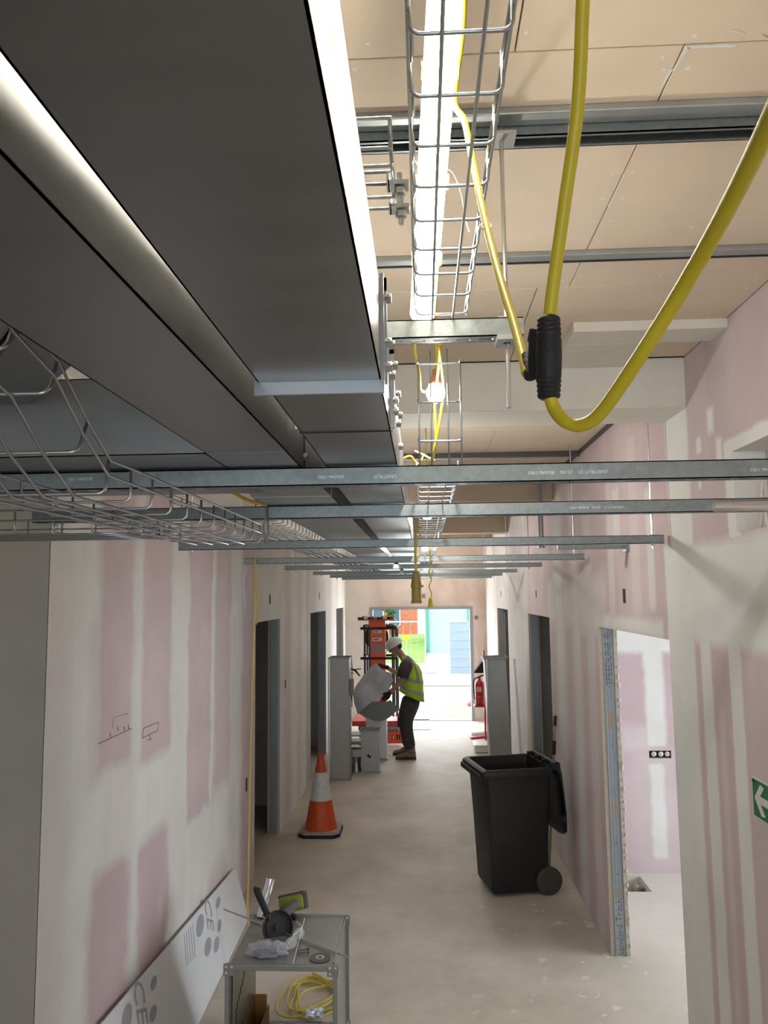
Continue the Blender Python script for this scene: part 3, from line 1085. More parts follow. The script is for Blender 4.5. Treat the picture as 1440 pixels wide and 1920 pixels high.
# upper tray on the right, over the short strut piece
tr = thing('wire_tray', 'narrow zinc wire basket tray running under the bright tube light', 'cable tray', (0.052, 1.2, 3.0))
xc = 0.052
st = [(Vector((xc, 0.46 + 0.1055 * k, 3.002)), X, Z) for k in range(13)]
tray(tr, st, 0.112, 0.055, [(-0.021, -0.005), (0.024, -0.005), (-0.058, 0.03), (0.058, 0.03), (-0.058, 0.054), (0.058, 0.054)])
zz = []
for k in range(12):
    y0 = 0.46 + 0.1055 * k
    zz += [(xc + 0.058, y0, 3.056), (xc + 0.058, y0 + 0.03, 3.056), (xc + 0.054, y0 + 0.045, 3.034), (xc + 0.054, y0 + 0.085, 3.034)]
MB().tube(zz, 0.0028, 6).build('wavy_edge_wire', ZINC, tr, 'all')
MB().tube([(2 * xc - x, y, z) for x, y, z in zz], 0.0028, 6).build('wavy_edge_wire', ZINC, tr, 'all')
# vertical drop piece beyond it
td = thing('wire_tray', 'short wire tray piece dropping vertically in front of the glowing bulb', 'cable tray', (0.052, 1.95, 2.74))
st = [(Vector((xc - 0.001, 1.95, 2.992 - 0.102 * k)), X, Vector((0, -1, 0))) for k in range(3)]
tray(td, st, 0.108, 0.036, [])
for so in (-0.022, 0.022):
    MB().tube([(xc + so, 1.953, 3.03), (xc + so, 1.953, 2.70)], 0.0025, 6).build('lengthwise_wire', ZINC, td, 'all')
for so in (-0.054, 0.054):
    MB().tube([(xc + so, 1.93, 2.985), (xc + so * 0.98, 1.93, 2.70)], 0.0025, 6).build('lengthwise_wire', ZINC, td, 'all')
# lower run on the struts
tl = thing('wire_tray', 'narrow wire tray resting on the struts right of the ducts into the distance', 'cable tray', (0.045, 6, 2.69))
W6 = [(-0.022, -0.004), (0.022, -0.004), (-0.056, 0.03), (0.056, 0.03), (-0.056, 0.054), (0.056, 0.054)]
st = [(Vector((0.045, 2.02 + 0.105 * k, 2.693)), X, Z) for k in range(24)]
tray(tl, st, 0.11, 0.055, W6, n=5)
st = [(Vector((0.045, 2.02 + 0.105 * k, 2.693)), X, Z) for k in range(24, 106)]
tray(tl, st, 0.11, 0.055, W6, stuff=True, n=4)
# small perpendicular tray end with clamps above the big duct
tp = thing('wire_tray', 'small wire tray end clamped at right angle above the big duct', 'cable tray', (-0.3, 1.08, 3.0))
for y_, z_ in ((0.965, 3.03), (0.985, 3.0), (1.02, 2.995), (1.062, 3.01), (1.077, 3.0), (1.115, 3.0), (1.15, 3.0)):
    MB().tube([(-0.75, y_, z_), (-0.031, y_, z_)], 0.0026, 6).build('lengthwise_wire', ZINC, tp, 'all')
MB().tube([(-0.033, 0.965, 3.032), (-0.033, 0.985, 3.003), (-0.033, 1.05, 3.004), (-0.033, 1.152, 3.002)], 0.003, 6).build('end_wire', ZINC, tp, 'all')
MB().tube([(-0.4, 0.966, 3.032), (-0.4, 0.985, 3.003), (-0.4, 1.152, 3.002)], 0.003, 6).build('cross_wire', ZINC, tp, 'all')
for y_ in (1.067, 1.135):
    b = MB().box(-0.04, -0.010, y_ - 0.012, y_ + 0.012, 2.988, 2.994)
    b.box(-0.042, -0.038, y_ - 0.012, y_ + 0.012, 2.988, 3.008)
    b.build('clamp_plate', STEEL, tp)
    b = MB()
    hexnut(b, (-0.023, y_, 2.977), 0.0085, 0.009)
    b.build('clamp_nut', STEEL, tp)
    MB().tube([(-0.023, y_, 2.966), (-0.023, y_, 3.01)], 0.004, 8).build('clamp_bolt', STEEL, tp, True)

# large near tray on the left: rises towards the camera, then flat, ends at second strut
tn = thing('wire_tray', 'wide wire basket tray at left rising towards the camera beneath the ducts', 'cable tray', (-0.625, 1.4, 2.56))
prof = [(0.66, 2.83), (0.78, 2.775), (0.885, 2.70), (0.995, 2.675), (1.09, 2.612)]
prof += [(1.19 + 0.107 * k, 2.564) for k in range(12)]
st = []
for i, (y_, z_) in enumerate(prof):
    a = prof[max(0, i - 1)]
    c = prof[min(len(prof) - 1, i + 1)]
    d = Vector((0, c[0] - a[0], c[1] - a[1])).normalized()
    st.append((Vector((-0.625, y_, z_)), X, X.cross(d)))
tray(tn, st, 0.25, 0.056, [(-0.075, -0.004), (-0.025, -0.004), (0.025, -0.004), (0.075, -0.004), (-0.127, 0.03), (0.127, 0.03), (-0.127, 0.056), (0.127, 0.056)], r=0.0026)
hk = at_x(497, 955, -0.5)
MB().tube([(-0.499, hk.y, 2.70), (-0.497, hk.y + .01, 2.66), (-0.503, hk.y - .01, 2.62), (-0.50, hk.y, 2.565), (-0.49, hk.y + 0.01, 2.60), (-0.496, hk.y, 2.70)], 0.003, 6).build('hanger_hook', ZINC, tn, 'all')
# branch tray to the left
tb = thing('wire_tray', 'wire basket tray branching left at right angles in front of second strut', 'cable tray', (-1.2, 2.1, 2.57))
st = [(Vector((-0.74 - 0.1 * k, 2.05, 2.568)), Vector((0, -1, 0)), Z) for k in range(14)]
tray(tb, st, 0.26, 0.055, [(-0.1, -0.004), (-0.05, -0.004), (0.0, -0.004), (0.05, -0.004), (0.1, -0.004), (-0.131, 0.03), (0.131, 0.03), (-0.131, 0.056), (0.131, 0.056)])
# wide tray on the struts, left, into the distance
tf = thing('wire_tray', 'wide wire tray lying on the struts left of the ducts into the distance', 'cable tray', (-0.7, 7, 2.69))
W8 = [(-0.1, -0.004), (-0.05, -0.004), (0, -0.004), (0.05, -0.004), (0.1, -0.004), (-0.147, 0.03), (0.147, 0.03), (-0.147, 0.056), (0.147, 0.056)]
st = [(Vector((-0.71, 2.60 + 0.105 * k, 2.693)), X, Z) for k in range(22)]
tray(tf, st, 0.29, 0.056, W8, n=5)
st = [(Vector((-0.71, 2.60 + 0.105 * k, 2.693)), X, Z) for k in range(22, 100)]
tray(tf, st, 0.29, 0.056, W8, stuff=True, n=4)
# tray tie-down bolts seen below struts on the left
for px, py in ((296, 1000),):
    p = at_y(px, py, S2Y)
    b = thing('hanging_bolt', 'black capped rod end poking down through left wire tray', 'bolt', (p.x, S2Y, p.z))
    MB().tube([(p.x, S2Y, 2.645), (p.x, S2Y, p.z)], 0.005, 8).build('threaded_rod', STEEL, b)
    MB().tube([(p.x, S2Y, p.z + .012), (p.x, S2Y, p.z - .016)], 0.008, 8).build('end_cap', BLACK, b)


# ------------------------------------------------------------------ ducts
def duct_sheet(x0, x1, y0, y1, z0, z1, t=0.002, axis='y'):
    b = MB()
    if axis == 'y':
        b.box(x0, x1, y0, y1, z0, z0 + t).box(x0, x1, y0, y1, z1 - t, z1)
        b.box(x0, x0 + t, y0, y1, z0, z1).box(x1 - t, x1, y0, y1, z0, z1)
    elif axis == 'x':
        b.box(x0, x1, y0, y1, z0, z0 + t).box(x0, x1, y0, y1, z1 - t, z1)
        b.box(x0, x1, y0, y0 + t, z0, z1).box(x0, x1, y1 - t, y1, z0, z1)
    else:
        b.box(x0, x0 + t, y0, y1, z0, z1).box(x1 - t, x1, y0, y1, z0, z1)
        b.box(x0, x1, y0, y0 + t, z0, z1).box(x0, x1, y1 - t, y1, z0, z1)
    return b


def flange(parent, x0, x1, y, z0, z1, w=0.022, t=0.006, material=None, name='flange'):
    b = MB()
    b.box(x0 - w, x1 + w, y - t / 2, y + t / 2, z0 - w, z0)
    b.box(x0 - w, x1 + w, y - t / 2, y + t / 2, z1, z1 + w)
    b.box(x0 - w, x0, y - t / 2, y + t / 2, z0, z1)
    b.box(x1, x1 + w, y - t / 2, y + t / 2, z0, z1)
    return b.build(name, material or GALV, parent)


def cleat(parent, c, d, s=0.010):
    """small G-clamp over a flange: block, bolt and nut pointing along d"""
    c, d = Vector(c), Vector(d).normalized()
    b = MB().obox(c, d, d.orthogonal(), d.cross(d.orthogonal()), s * 0.8, s * 0.9, s * 0.9)
    q = b.build('flange_clamp', STEEL, parent)
    MB().lathe([(s * 0.45, -s * 1.8), (s * 0.45, s * 1.8)], c, (0, 1, 0), 8).build('clamp_bolt', STEEL, q)
    return q


# big near duct (A)
dA = thing('air_duct', 'large dark galvanised duct filling the top left, lit along its right side', 'duct', (-0.165, 0.4, 2.75))
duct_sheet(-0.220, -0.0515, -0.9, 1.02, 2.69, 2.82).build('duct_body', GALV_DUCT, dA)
fl_ = MB().box(-0.225, -0.0515, 1.021, 1.027, 2.672, 2.692).box(-0.0515, -0.0465, 1.021, 1.027, 2.672, 2.84)
fl_.build('end_flange', GALV, dA)
# its continuation (C) with flange joints
dC = thing('air_duct', 'narrow galvanised duct run continuing beyond the large near duct with bolted flange joints', 'duct', (-0.13, 6, 2.69))
secs = [(1.06, 1.352), (1.356, 1.95), (1.954, 2.9), (2.906, 4.4), (4.406, 5.9), (5.906, 7.4), (7.406, 8.9), (8.906, 10.4), (10.406, 11.9), (11.906, 13.2)]
for i, (a, b_) in enumerate(secs):
    x0_, z0_ = (-0.213, 2.69) if i < 2 else (-0.225, 2.689)
    duct_sheet(x0_, -0.052, a, b_, z0_, 2.83).build('duct_section', GALV_DUCT if i < 2 else GALV, dC)
for yf in (1.063, 1.354):
    b = MB().box(-0.052, -0.044, yf - 0.003, yf + 0.003, 2.695, 2.85)
    b.box(-0.22, -0.044, yf - 0.003, yf + 0.003, 2.83, 2.85)
    b.build('flange', GALV, dC)
for (yf, zs) in ((1.063, (2.72, 2.755, 2.82)), (1.21, (2.75, 2.80)), (1.354, (2.725, 2.745, 2.81)), (1.52, (2.74, 2.80)), (1.66, (2.72, 2.79))):
    for z_ in zs:
        cleat(dC, (-0.042, yf, z_), (1, 0, 0), 0.006)
MB().box(-0.215, -0.05, 1.352, 1.356, 2.6885, 2.6905).build('joint_seam', DARKMETAL, dC)
lb = MB().box(-0.236, -0.2355, 1.30, 1.42, 2.80, 2.86)
tagp = at_y(592, 765, 1.60)
lp = thing('duct_tag', 'pale card tag lettered in grey between the ducts', 'label', (tagp.x, 1.62, 2.75))
MB().box(-0.268, -0.222, 1.62, 1.621, tagp.z - 0.04, tagp.z + 0.045).build('card', mat('card', (0.62, 0.60, 0.53), 0.8), lp)
text_mesh('tag_lettering', 'XM', 0.036, frame_mat((tagp.x - 0.002, 1.6185, tagp.z + 0.002), (0, 0, -1), (1, 0, 0)), INK, lp)
# second duct (B), left of it
dB = thing('air_duct', 'long dark duct diagonal at upper left with pale blue-grey side, left of the largest duct', 'duct', (-0.35, 0.5, 2.69))
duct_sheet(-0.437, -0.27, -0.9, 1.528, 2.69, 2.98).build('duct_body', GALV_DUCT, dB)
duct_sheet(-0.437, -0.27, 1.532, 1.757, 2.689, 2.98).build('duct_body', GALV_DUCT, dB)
MB().box(-0.273, -0.2675, 1.757, 1.762, 2.689, 2.98).build('seam', DARKMETAL, dB)
b = MB().add([(-0.27, 1.762, 2.69), (-0.265, 2.249, 2.69), (-0.265, 2.249, 2.86), (-0.27, 1.95, 2.98), (-0.27, 1.762, 2.98)], [(0, 1, 2, 3, 4)])
b.add([(-0.44, 1.762, 2.69), (-0.27, 1.762, 2.69), (-0.265, 2.249, 2.69), (-0.50, 2.249, 2.69)], [(0, 1, 2, 3)])
b.build('transition_piece', GALV, dB)
for z_ in (2.72, 2.835):
    cleat(dB, (-0.266, 1.758, z_), (1, 0, 0), 0.007)
for i in range(8):
    a = 2.25 + i * 1.35
    duct_sheet(-0.50, -0.262, a, a + 1.346, 2.689, 2.93).build('duct_section', GALV, dB)
# branch to the left with a diagonal offset
dT = thing('air_duct', 'branch duct turning left behind the wire tray with a diagonal offset piece', 'duct', (-0.9, 1.8, 2.69))
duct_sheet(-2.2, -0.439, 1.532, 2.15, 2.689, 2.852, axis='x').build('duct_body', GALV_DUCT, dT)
dd = Vector((-0.64, 0.77, 0)).normalized()
ss = Vector((0.77, 0.64, 0)).normalized()
c0 = Vector((-0.66, 1.26, 2.86))
b = MB()
b.obox(c0 + dd * 0.05, dd, ss, Z, 0.33, 0.055, 0.06)
b.build('offset_piece', GALV_DUCT, dT)
b = MB().obox(c0 - ss * 0.12 + dd * 0.05 + Vector((0, 0, 0.02)), dd, ss, Z, 0.33, 0.06, 0.06)
b.build('offset_piece', GALV, dT)
tag(MB().tube([(-0.9, 2.5, 2.98), (-0.76, 2.5, 2.9), (-0.7, 2.5, 2.85)], 0.006, 8).build('yellow_cable', YELLOW, None, True), 'bit of yellow cable glimpsed through gap behind branch duct', 'cable')

# ------------------------------------------------------------------ tube light
TUBE_E = mat('tube_diffuser', (1, 1, 0.97), 0.4, emit=(1.0, 0.93, 0.77, TUBE_POWER))
BULB_E = mat('bulb_glass', (1, 1, 1), 0.4, emit=(1.0, 0.97, 0.90, BULB_POWER))
ta, tb_ = at_y(834, -10, 1.12), at_y(792, 590, 1.70)
dt = (tb_ - ta).normalized()
ta = ta - dt * 0.33
tl_ = thing('tube_light', 'long glowing temporary tube light lying over the wire tray', 'lamp', (ta + tb_) / 2)
side = dt.cross(Z).normalized()
un = side.cross(dt)
prof_ = []
for k in range(13):
    a = math.pi + math.pi * k / 12
    prof_.append((0.027 * math.cos(a), 0.027 * math.sin(a)))
b = MB().prism([ta + side * x + un * z for x, z in prof_], (tb_ - ta))
b.build('diffuser', TUBE_E, tl_, True)
b = MB().prism([ta + side * x + un * z for x, z in ((-0.028, 0.001), (0.028, 0.001), (0.022, 0.022), (-0.022, 0.022))], (tb_ - ta))
b.build('housing', WHITE, tl_)
for f_ in (0.30, 0.45, 0.66, 0.84):
    c = ta + (tb_ - ta) * f_
    for s_ in (-1, 1):
        MB().obox(c + side * s_ * 0.029 + un * -0.004, dt, side, un, 0.012, 0.003, 0.008).build('clip', mat('brass_clip', (0.45, 0.38, 0.2), 0.5, 0.5), tl_)
c = ta + (tb_ - ta) * 0.62
MB().tube(smooth_path([c + side * 0.033 * -1, c - un * 0.034 - side * 0.02, c - un * 0.038, c - un * 0.03 + side * 0.03, c + side * 0.05 - un * 0.045 + dt * .03, c + side * 0.062 - un * 0.075 + dt * .07, c + side * 0.068 - un * 0.10 + dt * .08]), 0.0011, 5).build('wire_tie', WHITE, tl_)

# other festoon tubes and bulbs further along (they light the ceiling void)
def festoon_bulb(p, r, label, cable_top):
    t = thing('festoon_bulb', label, 'lamp', p, 'festoon bulbs along the ceiling')
    MB().ell(p, r, r, r * 1.1, 20, 14).build('bulb', BULB_E, t, 'all')
    h = Vector(p) + Vector((0, 0, r * 0.9))
    MB().lathe([(r * 0.75, 0), (r * 0.72, r * 0.4), (r * 0.42, r * 0.9), (r * 0.38, r * 1.7)], h, (0.05, 0, 1), 16).build('lamp_holder', mat('coral_holder', (0.62, 0.22, 0.13), 0.5), t, True)
    MB().tube(smooth_path([h + Vector((0, 0, r * 1.6)), h + Vector((0.004, 0, r * 3)), Vector(cable_top)]), 0.0035, 6).build('lamp_cable', YELLOW, t, True)
    return t


bp_ = at_y(817, 737, 2.12)
festoon_bulb(bp_, 0.026, 'bright round bulb in coral holder glowing behind the dropping tray', (bp_.x + 0.006, 2.12, ZC))
for k, (x_, y_, z_) in enumerate(((0.035, 4.5, 2.86), (-0.24, 6.6, 2.80), (0.04, 8.6, 2.9), (0.04, 11.6, 2.9), (0.04, 14.0, 2.9))):
    festoon_bulb((x_, y_, z_), 0.03, 'festoon bulb shining above the struts, %s beyond the bright round one' % ('first', 'second', 'third', 'fourth', 'fifth')[k], (x_, y_, ZC))

# ------------------------------------------------------------------ yellow cables
cw = thing('yellow_cable', 'thick yellow cable hanging in a loop from top right with black splitter', 'cable', at_y(1085, 800, 0.69))
up_pts = [(0.21, 0.45, ZC), at_y(1112, -300, 0.57), at_y(1104, -150, 0.60), at_y(1093, 0, 0.63), at_y(1083, 200, 0.66), at_y(1056, 400, 0.69), at_y(1036, 545, 0.705), at_y(1029, 610, 0.71)]
MB().tube(smooth_path(up_pts), 0.0062, 14).build('cable_run', YELLOW, cw, 'all')
lo_pts = [at_y(1030, 738, 0.71), at_y(1040, 768, 0.71), at_y(1060, 791, 0.70), at_y(1090, 797, 0.69), at_y(1128, 772, 0.67), at_y(1200, 668, 0.62), at_y(1280, 540, 0.57), at_y(1360, 398, 0.50), at_y(1440, 235, 0.43), at_y(1500, 90, 0.38), at_y(1560, -100, 0.34), (0.30, 0.10, ZC)]
MB().tube(smooth_path(lo_pts), 0.0062, 14).build('cable_run', YELLOW, cw, 'all')
br_pts = [at_y(987, 700, 0.735), at_y(984, 684, 0.745), at_y(966, 615, 0.80), at_y(940, 530, 0.87), at_y(916, 440, 0.97), at_y(900, 370, 1.05), at_y(884, 290, 1.14), at_y(870, 225, 1.22), at_y(853, 196, 1.26), at_y(858, 130, 1.22), at_y(868, 50, 1.16), at_y(872, -60, 1.08)]
MB().tube(smooth_path(br_pts), 0.0052, 12).build('cable_run', YELLOW, cw, 'all')
# splitter: ribbed body and side outlet
ct, cb = at_y(1029, 592, 0.708), at_y(1029, 750, 0.712)
ax = (cb - ct)
L_ = ax.length
ax.normalize()
prf = []
for k in range(9):
    s_ = k / 8
    prf += [(0.0098 + 0.0012 * s_ + (0.0009 if k % 2 else 0), 0.002 + 0.018 * s_)]
prf += [(0.0118, 0.024), (0.0122, 0.04), (0.0116, L_ - 0.022)]
for k in range(9):
    s_ = k / 8
    prf += [(0.0110 - 0.0012 * s_ + (0.0009 if k % 2 else 0), L_ - 0.02 + 0.018 * s_)]
prf = [(0.006, 0.0)] + prf + [(0.006, L_)]
MB().lathe(prf, ct, ax, 22).build('splitter_body', BLACKR, cw, True)
sc_ = at_y(1003, 655, 0.722)
pa_, pb__ = at_y(997, 612, 0.722), at_y(993, 702, 0.730)
MB().prism([at_y(1002, 618, 0.716), at_y(993, 622, 0.722), at_y(990, 690, 0.728), at_y(997, 704, 0.726), at_y(1004, 700, 0.720), at_y(1018, 730, 0.712), at_y(1020, 640, 0.708)], (0.001, 0.014, 0)).build('splitter_web', BLACKR, cw)
MB().tube([at_y(995, 705, 0.732), at_y(992, 688, 0.74), at_y(988, 668, 0.752)], [0.0066, 0.0068, 0.0062], 12).build('splitter_outlet', BLACKR, cw, True)
MB().tube([at_y(1000, 619, 0.728), at_y(996, 640, 0.728)], 0.004, 10).build('fixing_eye', BLACKR, cw)
pt = at_y(912, 424, 0.985)
b = MB().tube([pt + Vector((0.0065 * math.cos(k * math.pi / 5), 0.004 * math.sin(k * math.pi / 5), 0.0065 * math.sin(k * math.pi / 5))) for k in range(10)], 0.0022, 6, closed=True)
b.build('tape_tie', mat('clear_tape', (0.75, 0.74, 0.6), 0.4), cw, True)
# second strand lying by the tube, festoon strands at the bulb
fc = thing('yellow_cable', 'thin yellow festoon strands hanging around the glowing bulb', 'cable', (0.04, 2.1, 2.7))
MB().tube(smooth_path([at_y(816, 470, 1.6), at_y(821, 510, 1.68), at_y(812, 560, 1.78), at_y(778, 640, 1.9), at_y(786, 700, 1.98), at_y(788, 730, 2.05), at_y(800, 735, 2.08)]), 0.004, 8).build('cable_run', YELLOW, fc, 'all')
MB().tube(smooth_path([at_y(826, 640, 1.95), at_y(822, 690, 2.05), at_y(815, 760, 2.2), at_y(817, 830, 2.3), at_y(808, 880, 2.4)]), 0.0035, 8).build('cable_run', YELLOW, fc, 'all')
MB().tube(smooth_path([at_y(823, 650, 1.96), at_y(831, 720, 2.1), at_y(826, 780, 2.2), at_y(812, 850, 2.3), at_y(802, 880, 2.4)]), 0.0035, 8).build('cable_run', YELLOW, fc, 'all')
MB().tube(smooth_path([at_y(755, 860, 2.5), at_y(770, 855, 2.5), at_y(785, 870, 2.5), at_y(795, 850, 2.5)]), 0.004, 8).build('cable_run', YELLOW_D, fc, 'all')
MB().tube([at_y(778, 845, 2.45), at_y(815, 863, 2.45)], 0.003, 6).build('cable_tie_tail', WHITE, fc)
tag(MB().tube(smooth_path([(-0.56, 2.28, 2.76), at_y(430, 915, 2.3), at_y(445, 928, 2.35), at_y(470, 940, 2.4), at_y(500, 946, 2.44)]), 0.006, 8).build('yellow_cable', YELLOW, None, 'all'), 'yellow cable lying across wire tray behind the first strut', 'cable')
# cable looped over fourth strut, down the left wall to the floor
wc = thing('yellow_cable', 'thin yellow cable hanging down the left wall from fourth strut to floor', 'cable', (-1.2, 5.5, 0))
MB().tube(smooth_path([at_y(479, 1046, 5.5), at_y(478, 1110, 5.5), at_y(474, 1250, 5.5), at_y(470, 1400, 5.5), at_y(467, 1560, 5.45), at_y(465, 1660, 5.4), at_y(464, 1710, 5.35), at_y(468, 1745, 5.3), (-1.13, 5.2, 0.006)]), 0.0055, 8).build('cable_run', YELLOW_D, wc, 'all')
MB().tube(smooth_path([at_y(478, 1046, 5.52), at_y(480, 1100, 5.52), at_y(485, 1150, 5.52), at_y(480, 1170, 5.52), at_y(476, 1172, 5.52)]), 0.005, 8).build('cable_loop', YELLOW_D, wc, 'all')
# plug and socket dangling over the corridor
pl = thing('hanging_plug', 'dull yellow industrial connector dangling above the exit door', 'plug', at_y(780, 1100, 3.4))
a = at_y(780, 1072, 3.4)
z1 = a.z
MB().tube([Vector((0.0, 3.4, 2.692)), Vector((-0.022, 3.4, 2.70)), at_y(779, 1020, 3.4), at_y(779, 1050, 3.4), (a.x, a.y, a.z)], 0.006, 8).build('plug_cable', YELLOW_D, pl, True)
OCHRE = mat('ochre_plastic', (0.32, 0.21, 0.045), 0.5)
b = MB().lathe([(0.012, 0.002), (0.015, -0.01), (0.019, -0.03), (0.023, -0.055), (0.024, -0.07), (0.021, -0.072), (0.021, -0.125), (0.024, -0.127), (0.024, -0.138), (0.0, -0.138)], a, (0, 0, 1), 18)
b.build('connector_body', OCHRE, pl, True)
MB().box(a.x + 0.02, a.x + 0.032, a.y - 0.01, a.y + 0.01, a.z - 0.068, a.z - 0.058).build('locking_lug', OCHRE, pl)
pl2 = thing('hanging_plug', 'small yellow connector on twisted cable hanging beside the dull one', 'plug', at_y(807, 1130, 4.4))
pts = [(0.045, 4.4, 2.69)]
for k in range(16):
    pts.append(at_y(807 + 2.5 * math.sin(k * 1.1), 1050 + 5 * k, 4.4))
MB().tube(pts, 0.004, 6).build('plug_cable', YELLOW, pl2, 'all')
a = at_y(807, 1122, 4.4)
MB().lathe([(0.007, 0.002), (0.012, -0.012), (0.0125, -0.035), (0.016, -0.037), (0.016, -0.05), (0.0, -0.05)], a, (0, 0, 1), 14).build('connector_body', YELLOW, pl2, True)
# loose tie wires hanging from the fourth strut
for k, px in enumerate((456, 462, 468, 474)):
    a = at_y(px, 1056, 5.58)
    tag(MB().tube(smooth_path([a, a + Vector((-0.02 * k, 0, -0.12)), a + Vector((0.03 - 0.03 * k, 0.01, -0.30 - 0.04 * k))]), 0.0018, 5).build('tie_wire', ZINC, None, 'all'),
        'thin tie wire dangling from left end of fourth strut, %s from the left' % ('first', 'second', 'third', 'fourth')[k], 'wire', 'tie wires dangling at the left wall')
# ------------------------------------------------------------------ wheelie bin
def wheelie_bin():
    t = thing('wheelie_bin', 'black wheelie bin with open lid hanging against the right wall', 'bin', (0.72, 6.6, 0))
    th = math.radians(13)
    ex = Vector((math.cos(th), math.sin(th), 0))
    ey = Vector((-math.sin(th), math.cos(th), 0))
    O = Vector((0.695, 6.66, 0))

    def L(x, y, z):
        return O + ex * x + ey * y + Z * z

    def ring(hx0, hx1, hy, z, r=0.03, n=4):
        pts = []
        for cx, cy, a0 in ((hx1 - r, hy - r, 0), (hx0 + r, hy - r, 90), (hx0 + r, -hy + r, 180), (hx1 - r, -hy + r, 270)):
            for k in range(n):
                a = math.radians(a0 + 90 * k / (n - 1))
                pts.append(L(cx + r * math.cos(a), cy + r * math.sin(a), z))
        return pts

    def loft(rs, close_bottom=True):
        b = MB()
        n = len(rs[0])
        vs = [p for r_ in rs for p in r_]
        fs = []
        for i in range(len(rs) - 1):
            for j in range(n):
                fs.append((i * n + j, i * n + (j + 1) % n, (i + 1) * n + (j + 1) % n, (i + 1) * n + j))
        if close_bottom:
            fs.append(tuple(range(n))[::-1])
        b.add(vs, fs)
        return b
    body = loft([ring(-0.22, 0.23, 0.20, 0.03), ring(-0.235, 0.235, 0.21, 0.06), ring(-0.255, 0.25, 0.235, 0.55), ring(-0.275, 0.262, 0.262, 0.93),
                 ring(-0.262, 0.25, 0.25, 0.93), ring(-0.242, 0.238, 0.223, 0.5), ring(-0.22, 0.22, 0.19, 0.08)])
    body.f.append(tuple(range(len(body.v) - 16, len(body.v))))
    body.build('bin_body', BINP, t, True)
    rim = loft([ring(-0.28, 0.27, 0.268, 0.925), ring(-0.315, 0.275, 0.292, 0.93), ring(-0.325, 0.28, 0.30, 0.955), ring(-0.322, 0.28, 0.297, 0.985), ring(-0.30, 0.27, 0.285, 1.0),
                ring(-0.275, 0.255, 0.262, 0.998), ring(-0.262, 0.25, 0.25, 0.93)], False)
    rim.build('rim', BINP, t, True)
    # front lip and ribs under the rim
    MB().obox(L(-0.322, 0, 0.945), ex, ey, Z, 0.018, 0.27, 0.02).build('front_lip', BINP, t)
    # wheels and axle
    for s in (-1, 1):
        c = L(0.235, s * 0.215, 0.108)
        w = MB().lathe([(0.05, -0.022), (0.095, -0.024), (0.107, -0.016), (0.108, 0), (0.107, 0.016), (0.095, 0.024), (0.05, 0.022)], c, ey, 30)
        w.build('wheel_tyre', mat('tyre', (0.045, 0.042, 0.037), 0.7), t, True)
        MB().lathe([(0.0, -0.018), (0.052, -0.018), (0.052, 0.018), (0.0, 0.018)], c, ey, 20).build('wheel_hub', BLACK, t, True)
    MB().tube([L(0.235, -0.23, 0.108), L(0.235, 0.23, 0.108)], 0.01, 8).build('axle', STEEL, t)
    # handle bar and hinges
    MB().tube([L(0.315, -0.26, 1.015), L(0.315, 0.26, 1.015)], 0.023, 10).build('handle_bar', BINP, t, True)
    for y in (-0.24, -0.08, 0.08, 0.24):
        MB().obox(L(0.30, y, 1.0), ex, ey, Z, 0.045, 0.016, 0.026).build('handle_bracket', BINP, t)
    # open lid hanging down outside
    def lidpt(u, v, d):
        """u across, v down the lid, d outwards"""
        a = math.radians(4)
        return L(0.34 + v * math.sin(a) + d * math.cos(a), u, 1.01 - v * math.cos(a) + d * math.sin(a))
    prof = [(-0.01, 0.0, 0.22), (0.02, 0.015, 0.255), (0.08, 0.03, 0.275), (0.22, 0.045, 0.285), (0.40, 0.05, 0.285), (0.50, 0.045, 0.27), (0.555, 0.02, 0.22), (0.575, 0.0, 0.12)]
    b = MB()
    vs = []
    nu = 9
    for off in (0.0, 0.006):
        for v, d, hw in prof:
            for k in range(nu):
                u = -hw + 2 * hw * k / (nu - 1)
                e = 1 - abs(k - (nu - 1) / 2) / ((nu - 1) / 2)
                dd_ = d * min(1, e * 2.5)
                vs.append(lidpt(u, v, dd_ + off))
    fs = []
    m_ = len(prof)
    for s in range(2):
        for i in range(m_ - 1):
            for k in range(nu - 1):
                a0 = s * m_ * nu + i * nu + k
                fs.append((a0, a0 + 1, a0 + nu + 1, a0 + nu))
    for i in range(m_ - 1):
        for k in (0, nu - 1):
            a0 = i * nu + k
            fs.append((a0, a0 + nu, a0 + nu + m_ * nu, a0 + m_ * nu))
    for i in (0, m_ - 1):
        for k in range(nu - 1):
            a0 = i * nu + k
            fs.append((a0, a0 + 1, a0 + 1 + m_ * nu, a0 + m_ * nu))
    b.add(vs, fs)
    lid = b.build('lid', BINP, t, True)
    MB().obox(lidpt(-0.05, 0.28, 0.03), lidpt(0, 1, 0) - lidpt(0, 0, 0), ey, ex, 0.17, 0.05, 0.012).build('lid_recess', BLACK, lid)
    MB().obox(lidpt(-0.23, 0.50, 0.0), lidpt(0, 1, 0) - lidpt(0, 0, 0), ey, ex, 0.03, 0.02, 0.012).build('lid_grip', BLACK, lid)
    # a little rubbish inside
    rb = MB()
    for k in range(40):
        p = L(random.uniform(-0.2, 0.05), random.uniform(-0.15, 0.2), random.uniform(0.78, 0.90))
        rb.tube([p, p + Vector((random.uniform(-.06, .06), random.uniform(-.06, .06), random.uniform(0, .05)))], 0.004, 5)
    for k in range(8):
        rb.ell(L(-0.12 + 0.03 * k, 0.08 * math.sin(k), 0.76), 0.1, 0.1, 0.06, 10, 6)
    o = tag(rb.build('rubbish', mat('dark_swarf', (0.05, 0.05, 0.055), 0.5, 0.3)), 'dark offcuts and swarf lying in the black wheelie bin', 'rubbish')
    o['kind'] = 'stuff'


wheelie_bin()
